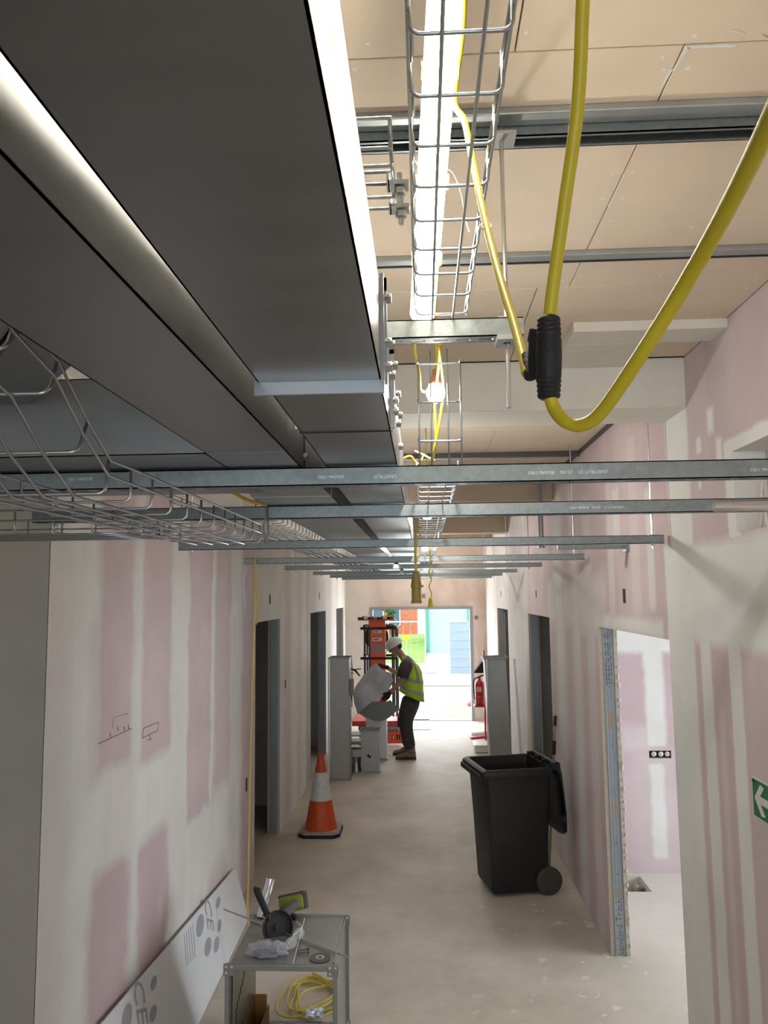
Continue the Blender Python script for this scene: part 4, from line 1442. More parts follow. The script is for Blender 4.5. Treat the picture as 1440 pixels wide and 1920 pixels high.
# long-handled tool leaning on the wall behind the bin
bh = thing('broom_handle', 'black-gripped pole leaning on right wall behind the bin', 'pole', (1.12, 7.45, 0))
a, c = at_x(1041, 1342, 1.19), at_x(1032, 1412, 1.15)
d = (c - a).normalized()
foot = a + d * (a.z / -d.z)
foot = Vector((1.05, a.y - 0.25, 0.0))
d = (foot - a).normalized()
MB().tube([a + d * 0.03, foot - d * 0.0], 0.011, 10).build('pole', mat('bare_wood', (0.33, 0.25, 0.16), 0.7), bh, True)
MB().tube([a, a + d * 0.09], 0.015, 10).build('top_grip', BLACK, bh, True)
MB().tube([a + d * 0.22, a + d * 0.34], 0.018, 10).build('lower_grip', BLACK, bh, True)

# ------------------------------------------------------------------ traffic cone
cn = thing('traffic_cone', 'orange and white traffic cone standing on the floor by left wall', 'cone', (-1.07, 8.1, 0))
cx, cy = -1.07, 8.1
ORANGE = mat('cone_orange', (0.60, 0.085, 0.02), 0.5, var=0.12, scale=14)
CWHITE = mat('cone_sleeve', (0.66, 0.64, 0.60), 0.45, var=0.12, scale=18)


def cone_r(z):
    return 0.158 - (z - 0.07) / (0.77 - 0.07) * (0.158 - 0.032)


def octa(r, k, z):
    pts = []
    for sx, sy in ((1, 1), (-1, 1), (-1, -1), (1, -1)):
        q = [(sx * r, sy * (r - k)), (sx * (r - k), sy * r)]
        if sx * sy < 0:
            q.reverse()
        pts += q
    return [(cx + x, cy + y, z) for x, y in pts]


MB().prism(octa(0.21, 0.06, 0.0), (0, 0, 0.03)).build('rubber_base', BLACKR, cn)
MB().prism(octa(0.20, 0.06, 0.03), (0, 0, 0.022)).build('base_top', mat('dusty_base', (0.42, 0.38, 0.34), 0.8, var=0.2, scale=20), cn)
MB().lathe([(0.172, 0.05), (0.160, 0.07), (cone_r(0.33), 0.33)], (cx, cy, 0), Z, 36).build('cone_body', ORANGE, cn, True)
MB().lathe([(cone_r(0.33) + 0.002, 0.33), (cone_r(0.60) + 0.002, 0.60)], (cx, cy, 0), Z, 36).build('reflective_sleeve', CWHITE, cn, True)
MB().lathe([(cone_r(0.60), 0.60), (cone_r(0.745), 0.745), (cone_r(0.745) + 0.004, 0.748), (0.034, 0.775), (0.024, 0.775), (0.024, 0.74), (0, 0.74)], (cx, cy, 0), Z, 36).build('cone_top', ORANGE, cn, True)

# ------------------------------------------------------------------ duct piece on the floor with tools
fd = thing('duct_section', 'short open galvanised duct section on the floor with tools on top', 'duct', (-0.72, 4.26, 0))
fx0, fx1, fy0, fy1, fz = -1.0, -0.445, 3.97, 4.56, 0.6
GALV_F = mat('galvanised_floor_duct', (0.36, 0.375, 0.375), 0.42, 0.75, var=0.10, scale=7, rvar=0.06)
duct_sheet(fx0 + 0.02, fx1 - 0.02, fy0, fy1, 0.02, fz - 0.005).build('duct_body', GALV_F, fd)
FLG = mat('flange_steel', (0.30, 0.31, 0.305), 0.45, 0.7)
for yf in (fy0, fy1):
    for (a, b_, c, d) in ((fx0, fx1, fz - 0.028, fz), (fx0, fx1, 0, 0.028)):
        MB().bbox(a, b_, yf - 0.012, yf + 0.012, c, d, 0.003).build('flange_rail', FLG, fd)
    for (a, b_) in ((fx0, fx0 + 0.024), (fx1 - 0.024, fx1)):
        MB().bbox(a, b_, yf - 0.012, yf + 0.012, 0.028, fz - 0.028, 0.003).build('flange_rail', FLG, fd)
    for xx in (fx0 + 0.022, fx1 - 0.022):
        for zz in (0.022, fz - 0.022):
            q = MB().bbox(xx - 0.028, xx + 0.028, yf - 0.016, yf - 0.010, zz - 0.028, zz + 0.028, 0.002).build('corner_plate', FLG, fd)
            for dx, dz in ((-0.014, 0.014), (0.014, 0.014), (-0.014, -0.014)):
                MB().lathe([(0.006, 0), (0.006, 0.0012)], (xx + dx, yf - 0.016, zz + dz), (0, -1, 0), 10).build('bolt_hole', mat('hole_glint', (0.7, 0.68, 0.64), 0.5), q)
# sealant strip hanging inside
zig = []
for k in range(30):
    zig.append((fx0 + 0.05 + 0.006 * (k % 2) + max(0, (k - 18)) * 0.004, fy0 + 0.01, 0.05 + k * 0.018))
MB().tube(zig, 0.0022, 5).build('sealant_strip', BLACK, fd)
MB().box(fx0 + 0.025, fx0 + 0.03, fy0 + 0.05, fy1 - 0.02, 0.03, fz - 0.03).build('stiffener', GALV, fd)

# angle grinder
gr = thing('angle_grinder', 'black angle grinder with lime battery lying on the duct section', 'grinder', (-0.8, 4.35, fz))
g0, g1 = at_y(516, 1738, 4.33), at_y(556, 1692, 4.60)
gd = (g1 - g0).normalized()
GREY = mat('grey_plastic', (0.10, 0.105, 0.10), 0.5)
MB().tube([g0, g0 + gd * 0.05, g0 + gd * 0.10, g0 + gd * 0.24, g1], [0.032, 0.034, 0.027, 0.026, 0.032], 16).build('motor_body', GREY, gr, True)
# gear head and guard facing the camera
gn = Vector((0.45, -0.8, 0.30)).normalized()
gc = g0 + gn * 0.03
MB().lathe([(0.028, -0.05), (0.034, -0.02), (0.030, 0.0)], gc, gn, 20).build('gear_head', GREY, gr, True)
MB().lathe([(0.076, -0.008), (0.082, -0.004), (0.084, 0.024), (0.079, 0.024), (0.076, 0.0), (0.0, 0.0)], gc, gn, 30).build('wheel_guard', mat('guard_steel', (0.06, 0.06, 0.06), 0.45, 0.6), gr, True)
MB().lathe([(0.062, 0.004), (0.062, 0.007), (0.018, 0.007), (0.018, 0.016), (0.0, 0.016)], gc, gn, 30).build('cutting_disc', mat('disc', (0.025, 0.025, 0.025), 0.7), gr, True)
hA, hB = at_y(505, 1725, 4.30), at_y(480, 1666, 4.34)
MB().tube([hA, hA + (hB - hA) * 0.12, hA + (hB - hA) * 0.2, hA + (hB - hA) * 0.9, hB], [0.012, 0.02, 0.017, 0.019, 0.014], 12).build('side_handle', BLACK, gr, True)
MB().tube([hA + (hB - hA) * 0.75 + Vector((0.012, 0, 0)), hB + Vector((0.016, 0, -0.002)), hB + Vector((-0.012, 0, 0.004))], 0.008, 8).build('handle_hook', BLACK, gr, True)
MB().lathe([(0.030, 0), (0.034, 0.01), (0.026, 0.03), (0, 0.03)], g0 - Z * 0.05, (0.3, -0.6, -0.5), 14).build('lock_nut', BLACK, gr, True)
LIME = mat('lime_plastic', (0.20, 0.24, 0.012), 0.45)
bx_ = at_y(548, 1694, 4.62)
b = MB().bbox(-0.072, 0.072, -0.05, 0.05, -0.042, 0.042, 0.018)
R3 = Matrix.Translation(bx_) @ Matrix.Rotation(math.radians(-12), 4, 'Y') @ Matrix.Rotation(math.radians(-20), 4, 'X')
b.v = [tuple(R3 @ Vector(v)) for v in b.v]
b.build('battery', LIME, gr, True)
b = MB().bbox(-0.076, 0.078, -0.03, 0.055, 0.03, 0.054, 0.012).bbox(0.06, 0.082, -0.03, 0.055, -0.04, 0.054, 0.009)
b.v = [tuple(R3 @ Vector(v)) for v in b.v]
b.build('battery_trim', mat('dark_trim', (0.05, 0.045, 0.05), 0.5), gr, True)
b = MB().bbox(-0.07, -0.02, -0.055, 0.0, -0.05, -0.005, 0.012)
b.v = [tuple(R3 @ Vector(v)) for v in b.v]
b.build('battery_latch', GREY, gr, True)

# safety goggles
gg = thing('safety_goggles', 'clear safety goggles beside the grinder guard', 'goggles', at_z(562, 1750, fz))
CLEAR = mat('clear_plastic', (0.85, 0.88, 0.86), 0.12, alpha=0.28)
for k, (px, py) in enumerate(((546, 1762), (560, 1745))):
    c = at_z(px, py + 6, fz + 0.035)
    MB().ell(c, 0.034, 0.018, 0.030, 14, 10, Matrix.Rotation(0.6, 3, 'Z')).build('lens', CLEAR, gg, 'all')
MB().tube(smooth_path([at_z(540, 1770, fz + 0.03), at_z(552, 1752, fz + 0.06), at_z(565, 1740, fz + 0.05), at_z(556, 1728, fz + 0.045)]), 0.004, 6).build('frame', mat('clear_frame', (0.75, 0.77, 0.74), 0.2, alpha=0.6), gg, 'all')
MB().bbox(*sorted((at_z(545, 1733, fz).x, at_z(556, 1733, fz).x)), 4.40, 4.43, fz + 0.03, fz + 0.06, 0.004).build('buckle', BLACK, gg)

# crumpled plastic bag
bag = MB()
bm = bmesh.new()
bmesh.ops.create_icosphere(bm, subdivisions=4, radius=1)
rr = random.Random(3)
from mathutils import noise as mnoise
for v in bm.verts:
    n_ = mnoise.noise(v.co * 2.3) * 0.45 + mnoise.noise(v.co * 6.1) * 0.25
    v.co *= 1 + n_
    v.co.z = max(v.co.z, -0.45)
bc = at_z(500, 1792, fz)
zmin = min(v.co.z for v in bm.verts)
bag.frombm(bm, Matrix.Translation((bc.x, bc.y + 0.02, fz - zmin * 0.04)) @ Matrix.Diagonal((0.095, 0.05, 0.04, 1)))
bg_ = thing('plastic_bag', 'crumpled clear plastic bag of blue fixings on front edge of the duct', 'bag', (bc.x, bc.y + .02, fz))
bag.build('bag_film', mat('bag_film', (0.62, 0.66, 0.72), 0.25, alpha=0.38), bg_, 'all')
b = MB()
for k in range(14):
    b.ell((bc.x + rr.uniform(-0.02, 0.06), bc.y + 0.02 + rr.uniform(-0.02, 0.02), fz + rr.uniform(0.008, 0.02)), 0.012, 0.009, 0.007, 8, 6)
b.build('fixings', mat('blue_fixings', (0.08, 0.12, 0.28), 0.5), bg_, True)
b = MB().bbox(bc.x - 0.07, bc.x - 0.01, bc.y + 0.0, bc.y + 0.03, fz + 0.004, fz + 0.022, 0.006)
b.build('dark_fixing', BLACK, bg_)

# threaded rods, bolts, disc, silver can
def rod(name, a, b_, r, label, group=None):
    return tag(MB().tube([a, b_], r, 8).build(name, ZINC, None, True), label, 'rod', group)


rod('threaded_rod', at_z(420, 1705, fz + 0.004), at_z(656, 1796, fz + 0.004), 0.005, 'long threaded rod lying across the duct top pointing at the board')
rod('threaded_rod', at_z(571, 1722, fz + 0.013), at_z(549, 1808, fz + 0.006), 0.004, 'thin threaded rod running front to back beside the grinder')
rod('threaded_rod', at_z(648, 1722, fz + 0.005), at_z(625, 1806, fz + 0.005), 0.004, 'thin threaded rod near the right edge of the duct top')
for k, (py, w) in enumerate(((1783, 0), (1787, 2))):
    a, c = at_z(556, py, fz + 0.006), at_z(579, py - 4 + w, fz + 0.006)
    s_ = thing('screw', 'small dark screw lying behind the grinding disc, %s' % ('rear one', 'front one')[k], 'screw', a, 'loose screws on the duct top')
    MB().tube([a, c], 0.003, 8).build('shank', mat('dark_screw', (0.13, 0.12, 0.11), 0.4, 0.8), s_, True)
    MB().lathe([(0.0075, 0), (0.0075, 0.003), (0.003, 0.006)], c, a - c, 10).build('head', MATS['dark_screw'], s_, True)
dc = at_z(599, 1799, fz)
dsk = thing('grinding_disc', 'flat grey grinding disc lying near the front right corner', 'disc', (dc.x, dc.y, fz))
MB().lathe([(0.022, 0.0005), (0.052, 0.0005), (0.052, 0.006), (0.022, 0.006), (0.022, 0.0005)], (dc.x, dc.y + 0.02, fz - 0.005), Z, 30).build('abrasive_ring', mat('disc_grey', (0.13, 0.125, 0.12), 0.7), dsk, True)
MB().lathe([(0.011, 0.001), (0.022, 0.001), (0.022, 0.0075), (0.011, 0.0075), (0.011, 0.001)], (dc.x, dc.y + 0.02, fz - 0.005), Z, 20).build('centre_bush', mat('bush', (0.6, 0.58, 0.52), 0.4, 0.5), dsk, True)
sp_ = thing('spiral_pipe', 'short bright spiral pipe standing behind the grinder handle', 'pipe', at_z(489, 1708, fz))
a, c = at_y(490, 1712, 4.53), at_y(508, 1648, 4.60)
a.z = fz - 0.004
d = c - a
pr = []
for k in range(13):
    s_ = k / 12
    pr.append((0.026 + (0.0022 if k % 4 == 0 else 0), d.length * s_))
MB().lathe([(0.0235, 0.004)] + pr + [(0.0235, d.length), (0.0235, 0.004)], a, d, 24).build('pipe_wall', mat('bright_alu', (0.75, 0.76, 0.77), 0.25, 0.95), sp_, True)

# cable coil, box and paper scrap on the floor behind and in the open duct
cc = thing('cable_coil', 'loose coil of yellow cable on the floor seen through the duct section', 'cable', (-0.7, 4.8, 0))
pts = []
for k in range(90):
    a = k / 90 * 2 * math.pi * 4.3
    rr_ = 0.17 + 0.04 * math.sin(k * 0.37) + 0.02 * math.cos(k * 0.9)
    pts.append((-0.70 + rr_ * 0.9 * math.cos(a) + 0.03 * math.sin(k * .2), 4.86 + rr_ * 1.15 * math.sin(a), 0.010 + 0.006 * (k // 21) + 0.003 * math.sin(k)))
MB().tube(smooth_path(pts, 3), 0.0065, 8).build('coil', YELLOW_D, cc, 'all')
MB().tube(smooth_path([(-0.72, 4.66, 0.02), (-0.76, 4.74, 0.05), (-0.74, 4.9, 0.03), (-0.6, 4.97, 0.02), (-0.52, 4.8, 0.02), (-0.5, 4.66, 0.012)]), 0.0065, 8).build('loose_end', YELLOW_D, cc, 'all')
MB().tube(smooth_path([(-0.80, 4.5, 0.04), (-0.72, 4.42, 0.035), (-0.60, 4.40, 0.035), (-0.55, 4.25, 0.035), (-0.62, 4.08, 0.035)]), 0.0065, 8).build('loose_end', YELLOW_D, cc, 'all')
bxt = thing('wooden_box', 'orange-brown open box standing inside the duct section at left', 'box', (-0.92, 4.4, 0.022))
TAN = mat('tan_card', (0.30, 0.15, 0.04), 0.7, var=0.15, scale=12)
MB().box(-0.972, -0.885, 4.14, 4.146, 0.024, 0.17).build('front_panel', TAN, bxt)
MB().box(-0.972, -0.90, 4.50, 4.506, 0.024, 0.20).build('back_panel', TAN, bxt)
MB().box(-0.972, -0.966, 4.14, 4.50, 0.024, 0.17).build('side_panel', TAN, bxt)
MB().box(-0.891, -0.885, 4.14, 4.50, 0.024, 0.15).build('side_panel', TAN, bxt)
MB().box(-0.922, -0.914, 4.138, 4.1398, 0.06, 0.11).build('hand_slot', BLACK, bxt)
ps = at_z(590, 1908, 0.022)
bm = bmesh.new()
bmesh.ops.create_grid(bm, x_segments=6, y_segments=6, size=0.05)
for v in bm.verts:
    v.co.z = 0.03 + 0.02 * mnoise.noise(v.co * 40) + 0.004
tag(MB().frombm(bm, Matrix.Translation((ps.x, ps.y, 0.012))).build('foil_scrap', mat('foil', (0.55, 0.62, 0.70), 0.3, 0.3), None), 'crumpled pale blue foil scrap inside the duct section', 'scrap')

# ------------------------------------------------------------------ printed board leaning on the left wall
bd = thing('leaning_board', 'long white printed board leaning low on the left wall', 'board', (-1.4, 4.7, 0))
TF, TN, BF, BN = Vector((XL + 0.035, 6.05, 0.345)), Vector((XL + 0.035, 3.2, 0.545)), Vector((-1.335, 6.0, 0.004)), Vector((-1.2666, 3.2, 0.004))
nrm = (TN - TF).cross(BF - TF).normalized()
if nrm.x < 0:
    nrm = -nrm
M_BRD = mat('printed_board_white', (0.74, 0.76, 0.79), 0.55, var=0.04, scale=6)
MB().prism([TF, TN, BN, BF], nrm * -0.012).build('board_sheet', M_BRD, bd)


def on_board(px, py):
    d_ = ray(px, py)
    k = (TF - CAM_POS).dot(nrm) / d_.dot(nrm)
    return CAM_POS + d_ * k + nrm * 0.0015


bu = (BN - TN).normalized()
for px, py, w, h in ((375, 1735, 14, 41), (390, 1775, 12, 34), (406, 1771, 10, 29), (411, 1736, 7, 23), (409, 1692, 8, 21), (238, 1908, 18, 52), (288, 1843, 11, 26), (287, 1900, 13, 30)):
    c = on_board(px, py)
    e1 = (on_board(px + w / 2, py - w * 0.55) - c)
    e2 = (on_board(px, py + h / 2) - c)
    MB().prism([c + e1 * math.cos(k * math.pi / 10) + e2 * math.sin(k * math.pi / 10) for k in range(20)], nrm * 0.0004).build('printed_dot', FAINT_INK, bd)
for px, py, s_ in ((391, 1714, 0.17), (262, 1879, 0.17)):
    c = on_board(px, py)
    ex_ = (on_board(px + 3, py + 22) - c)
    ey_ = (on_board(px + 10, py - 10) - c)
    text_mesh('printed_mark', 'CE', s_, frame_mat(c, ex_, ey_), FAINT_INK, bd)
for k in range(5):
    a, c = on_board(345 + k * 4, 1752 - k * 5), on_board(350 + k * 4, 1812 - k * 4)
    MB().bar(a, c, 0.006, 0.0006, nrm).build('printed_line', FAINT_INK, bd)
# pencil marks on the left wall
PENC = mat('pencil', (0.22, 0.18, 0.19), 0.8)


def wl(px, py):
    p = at_x(px, py, XL)
    p.x = XL + 0.0006
    return p


def pencil(pts, r=0.0022):
    MB().tube([wl(*q) for q in pts], r, 4).build('pencil_line', PENC, wall_left)


pencil([(268, 1366), (297, 1354)])
pencil([(297, 1354), (295, 1370)])
pencil([(268, 1366), (267, 1384)])
pencil([(267, 1384), (295, 1370)])
pencil([(280, 1378), (281, 1387)])
pencil([(276, 1388), (284, 1385)])
pencil([(184, 1395), (246, 1366)])
for q in ((220, 1362), (232, 1362), (240, 1359), (206, 1374)):
    pencil([(q[0], q[1]), (q[0] + 1, q[1] + 8)], 0.003)
pencil([(210, 1366), (213, 1345), (240, 1338)], 0.0012)

# ------------------------------------------------------------------ exit sign on right wall
sg = thing('exit_sign', 'green sign with white arrow fixed low on the right wall', 'sign', (XR, 2.85, 1.64))
sz0, sz1, sy1, sy0 = 1.571, 1.717, 3.012, 2.70
MB().bbox(XR - 0.004, XR, sy0, sy1, sz0, sz1, 0.001).build('sign_plate', mat('sign_white', (0.70, 0.72, 0.68), 0.4), sg)
MB().box(XR - 0.0048, XR - 0.004, sy0, sy1 - 0.007, sz0 + 0.007, sz1 - 0.007).build('green_panel', mat('sign_green', (0.012, 0.16, 0.07), 0.4, var=0.15, scale=30), sg)
zc_ = (sz0 + sz1) / 2
tip = sy1 - 0.022
arr = [(tip, zc_), (tip - 0.052, zc_ + 0.056), (tip - 0.085, zc_ + 0.050), (tip - 0.048, zc_ + 0.014), (tip - 0.2, zc_ + 0.014), (tip - 0.2, zc_ - 0.014), (tip - 0.048, zc_ - 0.014), (tip - 0.085, zc_ - 0.050), (tip - 0.052, zc_ - 0.056)]
ar = MB()
for poly in ([arr[0], arr[1], arr[2], arr[3]], [arr[0], arr[3], arr[4], arr[5], arr[6]], [arr[0], arr[6], arr[7], arr[8]]):
    ar.prism([(XR - 0.0054, y_, z_) for y_, z_ in poly], (0.0004, 0, 0))
ar.build('white_arrow', mat('sign_arrow', (0.72, 0.72, 0.70), 0.4), sg)
MB().lathe([(0.008, 0), (0.005, 0.003), (0, 0.003)], (XR - 0.0048, sy1 - 0.017, sz1 - 0.014), (-1, 0, 0), 10).build('fixing', BLACK, sg, True)


# ------------------------------------------------------------------ standing duct lengths
GALV_S = mat('galvanised_standing', (0.40, 0.41, 0.40), 0.5, 0.6, var=0.06, scale=4)


def standing_duct(name, label, x0, x1, y0, y1, z1, tilt=0.0, z0=0.0, group=None):
    t = thing(name, label, 'duct', ((x0 + x1) / 2, (y0 + y1) / 2, z0), group)
    duct_sheet(x0, x1, y0, y1, z0, z1, axis='z').build('duct_body', GALV_S, t)
    for zf in (z0, z1 - 0.02):
        b = MB()
        w = 0.018
        b.box(x0 - w, x1 + w, y0 - w, y0, zf, zf + 0.02).box(x0 - w, x1 + w, y1, y1 + w, zf, zf + 0.02)
        b.box(x0 - w, x0, y0, y1, zf, zf + 0.02).box(x1, x1 + w, y0, y1, zf, zf + 0.02)
        b.build('end_flange', FLG, t)
    if tilt:
        t.rotation_euler = (0, tilt, 0)
    return t


standing_duct('standing_duct', 'tall grey duct length standing on end by the left wall', -1.24, -0.985, 10.3, 10.6, 1.575)
a = at_y(618, 1240, 10.28)
tag(MB().box(-1.262, -1.246, 10.28, 10.30, 0.0, 1.56).build('white_strip', WHITE), 'slim white strip standing against the tall left duct', 'strip')
standing_duct('standing_duct', 'tall grey duct length standing on end by the right wall behind the bin', 0.80, 1.06, 9.62, 9.9, 1.62, tilt=-0.035)
wb = thing('white_batten', 'white batten leaning at right edge of the right standing duct', 'batten', (1.15, 9.55, 0))
MB().bar((1.17, 9.56, 0.0), (1.10, 9.60, 1.6), 0.035, 0.03, (0, 1, 0)).build('batten', WHITE, wb)
MB().bar((0.755, 9.58, 0.50), (0.768, 9.58, 1.60), 0.014, 0.014, (0, 1, 0)).build('batten', WHITE, wb)
standing_duct('short_duct', 'short grey duct piece standing in front of the worker', -0.87, -0.625, 10.72, 10.98, 0.56)
q = at_y(692, 1418, 10.718)
tag(MB().obox((q.x, 10.7165, q.z), (1, 0, -0.9), (0, 1, 0), (0.9, 0, 1), 0.03, 0.001, 0.016).build('duct_sticker', BLACK), 'small dark sticker on the short grey duct piece', 'sticker')
t = standing_duct('short_duct', 'pale open duct box standing behind the short grey duct piece', -0.86, -0.56, 11.55, 11.85, 0.62)
for c_ in t.children:
    if c_.name.startswith('duct_body'):
        c_.data.materials.clear()
        c_.data.materials.append(mat('bright_duct', (0.70, 0.72, 0.75), 0.5, 0.4))
for k in range(4):
    z_ = 0.42 + 0.045 * k - 0.0
    f_ = thing('duct_flange', 'loose rectangular duct frame in the pile by the left duct, %s of four' % ('lowest', 'second lowest', 'second highest', 'highest')[k], 'duct frame', (-1.0, 11.3, z_), 'pile of duct frames')
    zz_ = 0.02 + 0.11 * k
    flange(f_, -1.15, -0.86, 11.2, zz_, zz_ + 0.07, 0.02, 0.3, GALV, 'frame')
sg_ = thing('duct_spigot', 'round-bottomed galvanised spigot on the floor right of the tall left duct', 'duct', (-0.95, 10.9, 0))
MB().lathe([(0.085, 0), (0.085, 0.02), (0.06, 0.05), (0.06, 0.16), (0.075, 0.2)], (-0.945, 10.85, 0), Z, 20).build('round_neck', GALV, sg_, True)
duct_sheet(-1.03, -0.87, 10.77, 10.93, 0.2, 0.30, axis='z').build('square_collar', GALV, sg_)
# caulking gun hooked on the tall left duct
cg = thing('caulking_gun', 'sealant gun hooked on top edge of the tall left duct', 'caulking gun', (-0.95, 10.35, 1.2))
p0, p1 = at_y(659, 1232, 10.28), at_y(659, 1320, 10.28)
RODM = mat('brown_steel', (0.10, 0.06, 0.045), 0.5, 0.5)
MB().tube([at_y(652, 1231, 10.28), at_y(659, 1231, 10.28), at_y(660, 1250, 10.28), at_y(660, 1326, 10.28)], 0.006, 8).build('push_rod', RODM, cg, True)
MB().tube([at_y(659, 1273, 10.28), at_y(659, 1303, 10.28)], 0.032, 14).build('cartridge', mat('grey_cartridge', (0.28, 0.27, 0.26), 0.5), cg, True)
MB().tube([at_y(659, 1303, 10.28), at_y(660, 1318, 10.28)], [0.012, 0.004], 8).build('nozzle', RODM, cg, True)
MB().tube([at_y(658, 1254, 10.28), at_y(666, 1257, 10.28), at_y(675, 1268, 10.28)], [0.012, 0.016, 0.009], 8).build('handle', RODM, cg, True)
MB().tube([at_y(660, 1256, 10.28), at_y(668, 1255, 10.28), at_y(677, 1254, 10.28)], 0.007, 8).build('trigger', RODM, cg, True)
MB().tube([at_y(657, 1262, 10.28), at_y(663, 1262, 10.28)], 0.006, 6).build('frame_loop', RODM, cg)

# ------------------------------------------------------------------ orange push-around lift
YL = 12.7
lf = thing('platform_lift', 'orange mast lift with black guard rails parked behind the worker', 'lift', (-0.75, YL, 0))
ORL = mat('lift_orange', (0.80, 0.10, 0.02), 0.4)
x0, x1 = at_y(692, 1200, YL).x, at_y(723, 1200, YL).x
MB().bbox(x0, x1, YL - 0.06, YL + 0.06, 0.35, at_y(700, 1163, YL).z, 0.008).build('mast', ORL, lf)
MB().bbox(x0 + 0.03, x1 - 0.03, YL - 0.064, YL - 0.06, 0.95, 1.12, 0.001).build('mast_panel', mat('lift_orange_light', (0.88, 0.16, 0.05), 0.35), lf)
STK = mat('sticker_silver', (0.62, 0.63, 0.62), 0.4)
for (a_, b_, c_, d_) in ((700, 1182, 716, 1187), (698, 1196, 717, 1202)):
    p, q = at_y(a_, b_, YL - 0.063), at_y(c_, d_, YL - 0.063)
    k_ = MB().box(p.x, q.x, YL - 0.0645, YL - 0.0635, q.z, p.z).build('sticker', STK, lf)
    MB().box(p.x + 0.02, q.x - 0.06, YL - 0.0655, YL - 0.0647, (q.z + p.z) / 2 - 0.008, (q.z + p.z) / 2 + 0.008).build('sticker_print', mat('sticker_dark', (0.08, 0.10, 0.06), 0.5), k_)
p, q = at_y(697, 1208, YL - 0.063), at_y(721, 1224, YL - 0.063)
MB().box(p.x, q.x, YL - 0.0645, YL - 0.0635, q.z, p.z).build('notice_plate', mat('notice_grey', (0.35, 0.24, 0.22), 0.5), lf)
rails = MB
zt, zm = at_y(690, 1178, YL).z, at_y(690, 1234, YL).z
xa, xb = at_y(676, 1178, YL).x, at_y(745, 1178, YL).x
for zz in (zt, zm):
    for dy in (-0.05, 0.55):
        MB().tube([(xa, YL + dy, zz), (xb, YL + dy, zz)], 0.022, 10).build('guard_rail', BLACK, lf, True)
    for xx in (xa + 0.07, xb - 0.02):
        MB().tube([(xx, YL - 0.05, zz), (xx, YL + 0.55, zz)], 0.018, 8).build('guard_rail', BLACK, lf, True)
for xx in (xa + 0.07, xa + 0.15, xb - 0.02, xb - 0.08):
    for dy in (-0.05, 0.55):
        MB().tube([(xx, YL + dy, 0.45), (xx, YL + dy, zt)], 0.017, 8).build('rail_post', mat('dark_tube', (0.05, 0.055, 0.06), 0.4, 0.4), lf, True)
pm = at_y(705, 1195, YL)
MB().lathe([(0.0, -0.01), (0.2, -0.01), (0.2, 0.01), (0.0, 0.01)], (pm.x, YL + 0.1, pm.z), (0, 1, 0), 28).build('round_pulley_cover', BLACK, lf)
for zz in (zt + 0.05,):
    MB().tube(smooth_path([(x0 - 0.10, YL, zt), (x0 - 0.08, YL, zt + 0.05), (x0, YL, zt + 0.05)]), 0.01, 6).build('grab_loop', BLACK, lf, True)
    MB().tube(smooth_path([(x1, YL, zt + 0.05), (x1 + 0.12, YL, zt + 0.05), (x1 + 0.15, YL, zt)]), 0.01, 6).build('grab_loop', BLACK, lf, True)
b0, b1 = at_y(662, 1360, YL).x, at_y(752, 1360, YL).x
MB().bbox(b0, b1, YL - 0.2, YL + 0.7, 0.32, 0.40, 0.01).build('platform', mat('lift_red', (0.62, 0.06, 0.03), 0.45), lf)
MB().bbox(b0 + 0.1, b1 - 0.03, YL - 0.2, YL + 0.7, 0.255, 0.32, 0.01).build('chassis', mat('chassis_grey', (0.25, 0.27, 0.28), 0.4, 0.6), lf)
MB().bbox(-0.62, -0.36, YL - 0.19, YL + 0.05, 0.05, 0.25, 0.01).build('battery_box', ORL, lf)
for k, (dx, w, h) in enumerate(((0.04, 0.05, 0.02), (0.05, 0.02, 0.05), (0.13, 0.025, 0.08), (0.17, 0.02, 0.08))):
    MB().box(-0.58 + dx, -0.58 + dx + w, YL - 0.192, YL - 0.1905, 0.15 - h / 2, 0.15 + h / 2).build('black_marking', BLACK if k != 0 else WHITE, lf)
for xx in (-1.02, -0.30):
    for dy in (-0.15, 0.62):
        MB().lathe([(0.02, -0.02), (0.055, -0.02), (0.055, 0.02), (0.02, 0.02)], (xx, YL + dy, 0.055), (1, 0, 0), 18).build('castor', BLACK, lf, True)
        MB().box(xx - 0.025, xx + 0.025, YL + dy - 0.02, YL + dy + 0.02, 0.05, 0.32).build('castor_leg', mat('leg_alu', (0.6, 0.62, 0.63), 0.4, 0.6), lf)
# tray of tape and bottles lying on top of the mast
tt = at_y(705, 1163, YL)
ty = thing('tool_tray', 'tray of tape and gloves heaped on top of the orange mast', 'tray', (tt.x, YL, tt.z))
xa_, xb_ = at_y(672, 1163, YL).x, at_y(741, 1163, YL).x
MB().bbox(xa_, xb_, YL - 0.12, YL + 0.2, tt.z, tt.z + 0.015, 0.004).build('tray_board', mat('red_white_tray', (0.55, 0.10, 0.09), 0.5, var=0.5, scale=20), ty)
for k in range(11):
    xx = xa_ + (xb_ - xa_) * (k + 0.4) / 11.5
    c_ = (BLACK, mat('glove_red', (0.45, 0.04, 0.05), 0.7), mat('rag_white', (0.65, 0.66, 0.68), 0.8))[k % 3]
    MB().ell((xx, YL - 0.04 + 0.06 * (k % 2), tt.z + 0.035), 0.035, 0.05, 0.022 + 0.012 * (k % 3), 10, 8).build('loose_item', c_, ty, True)

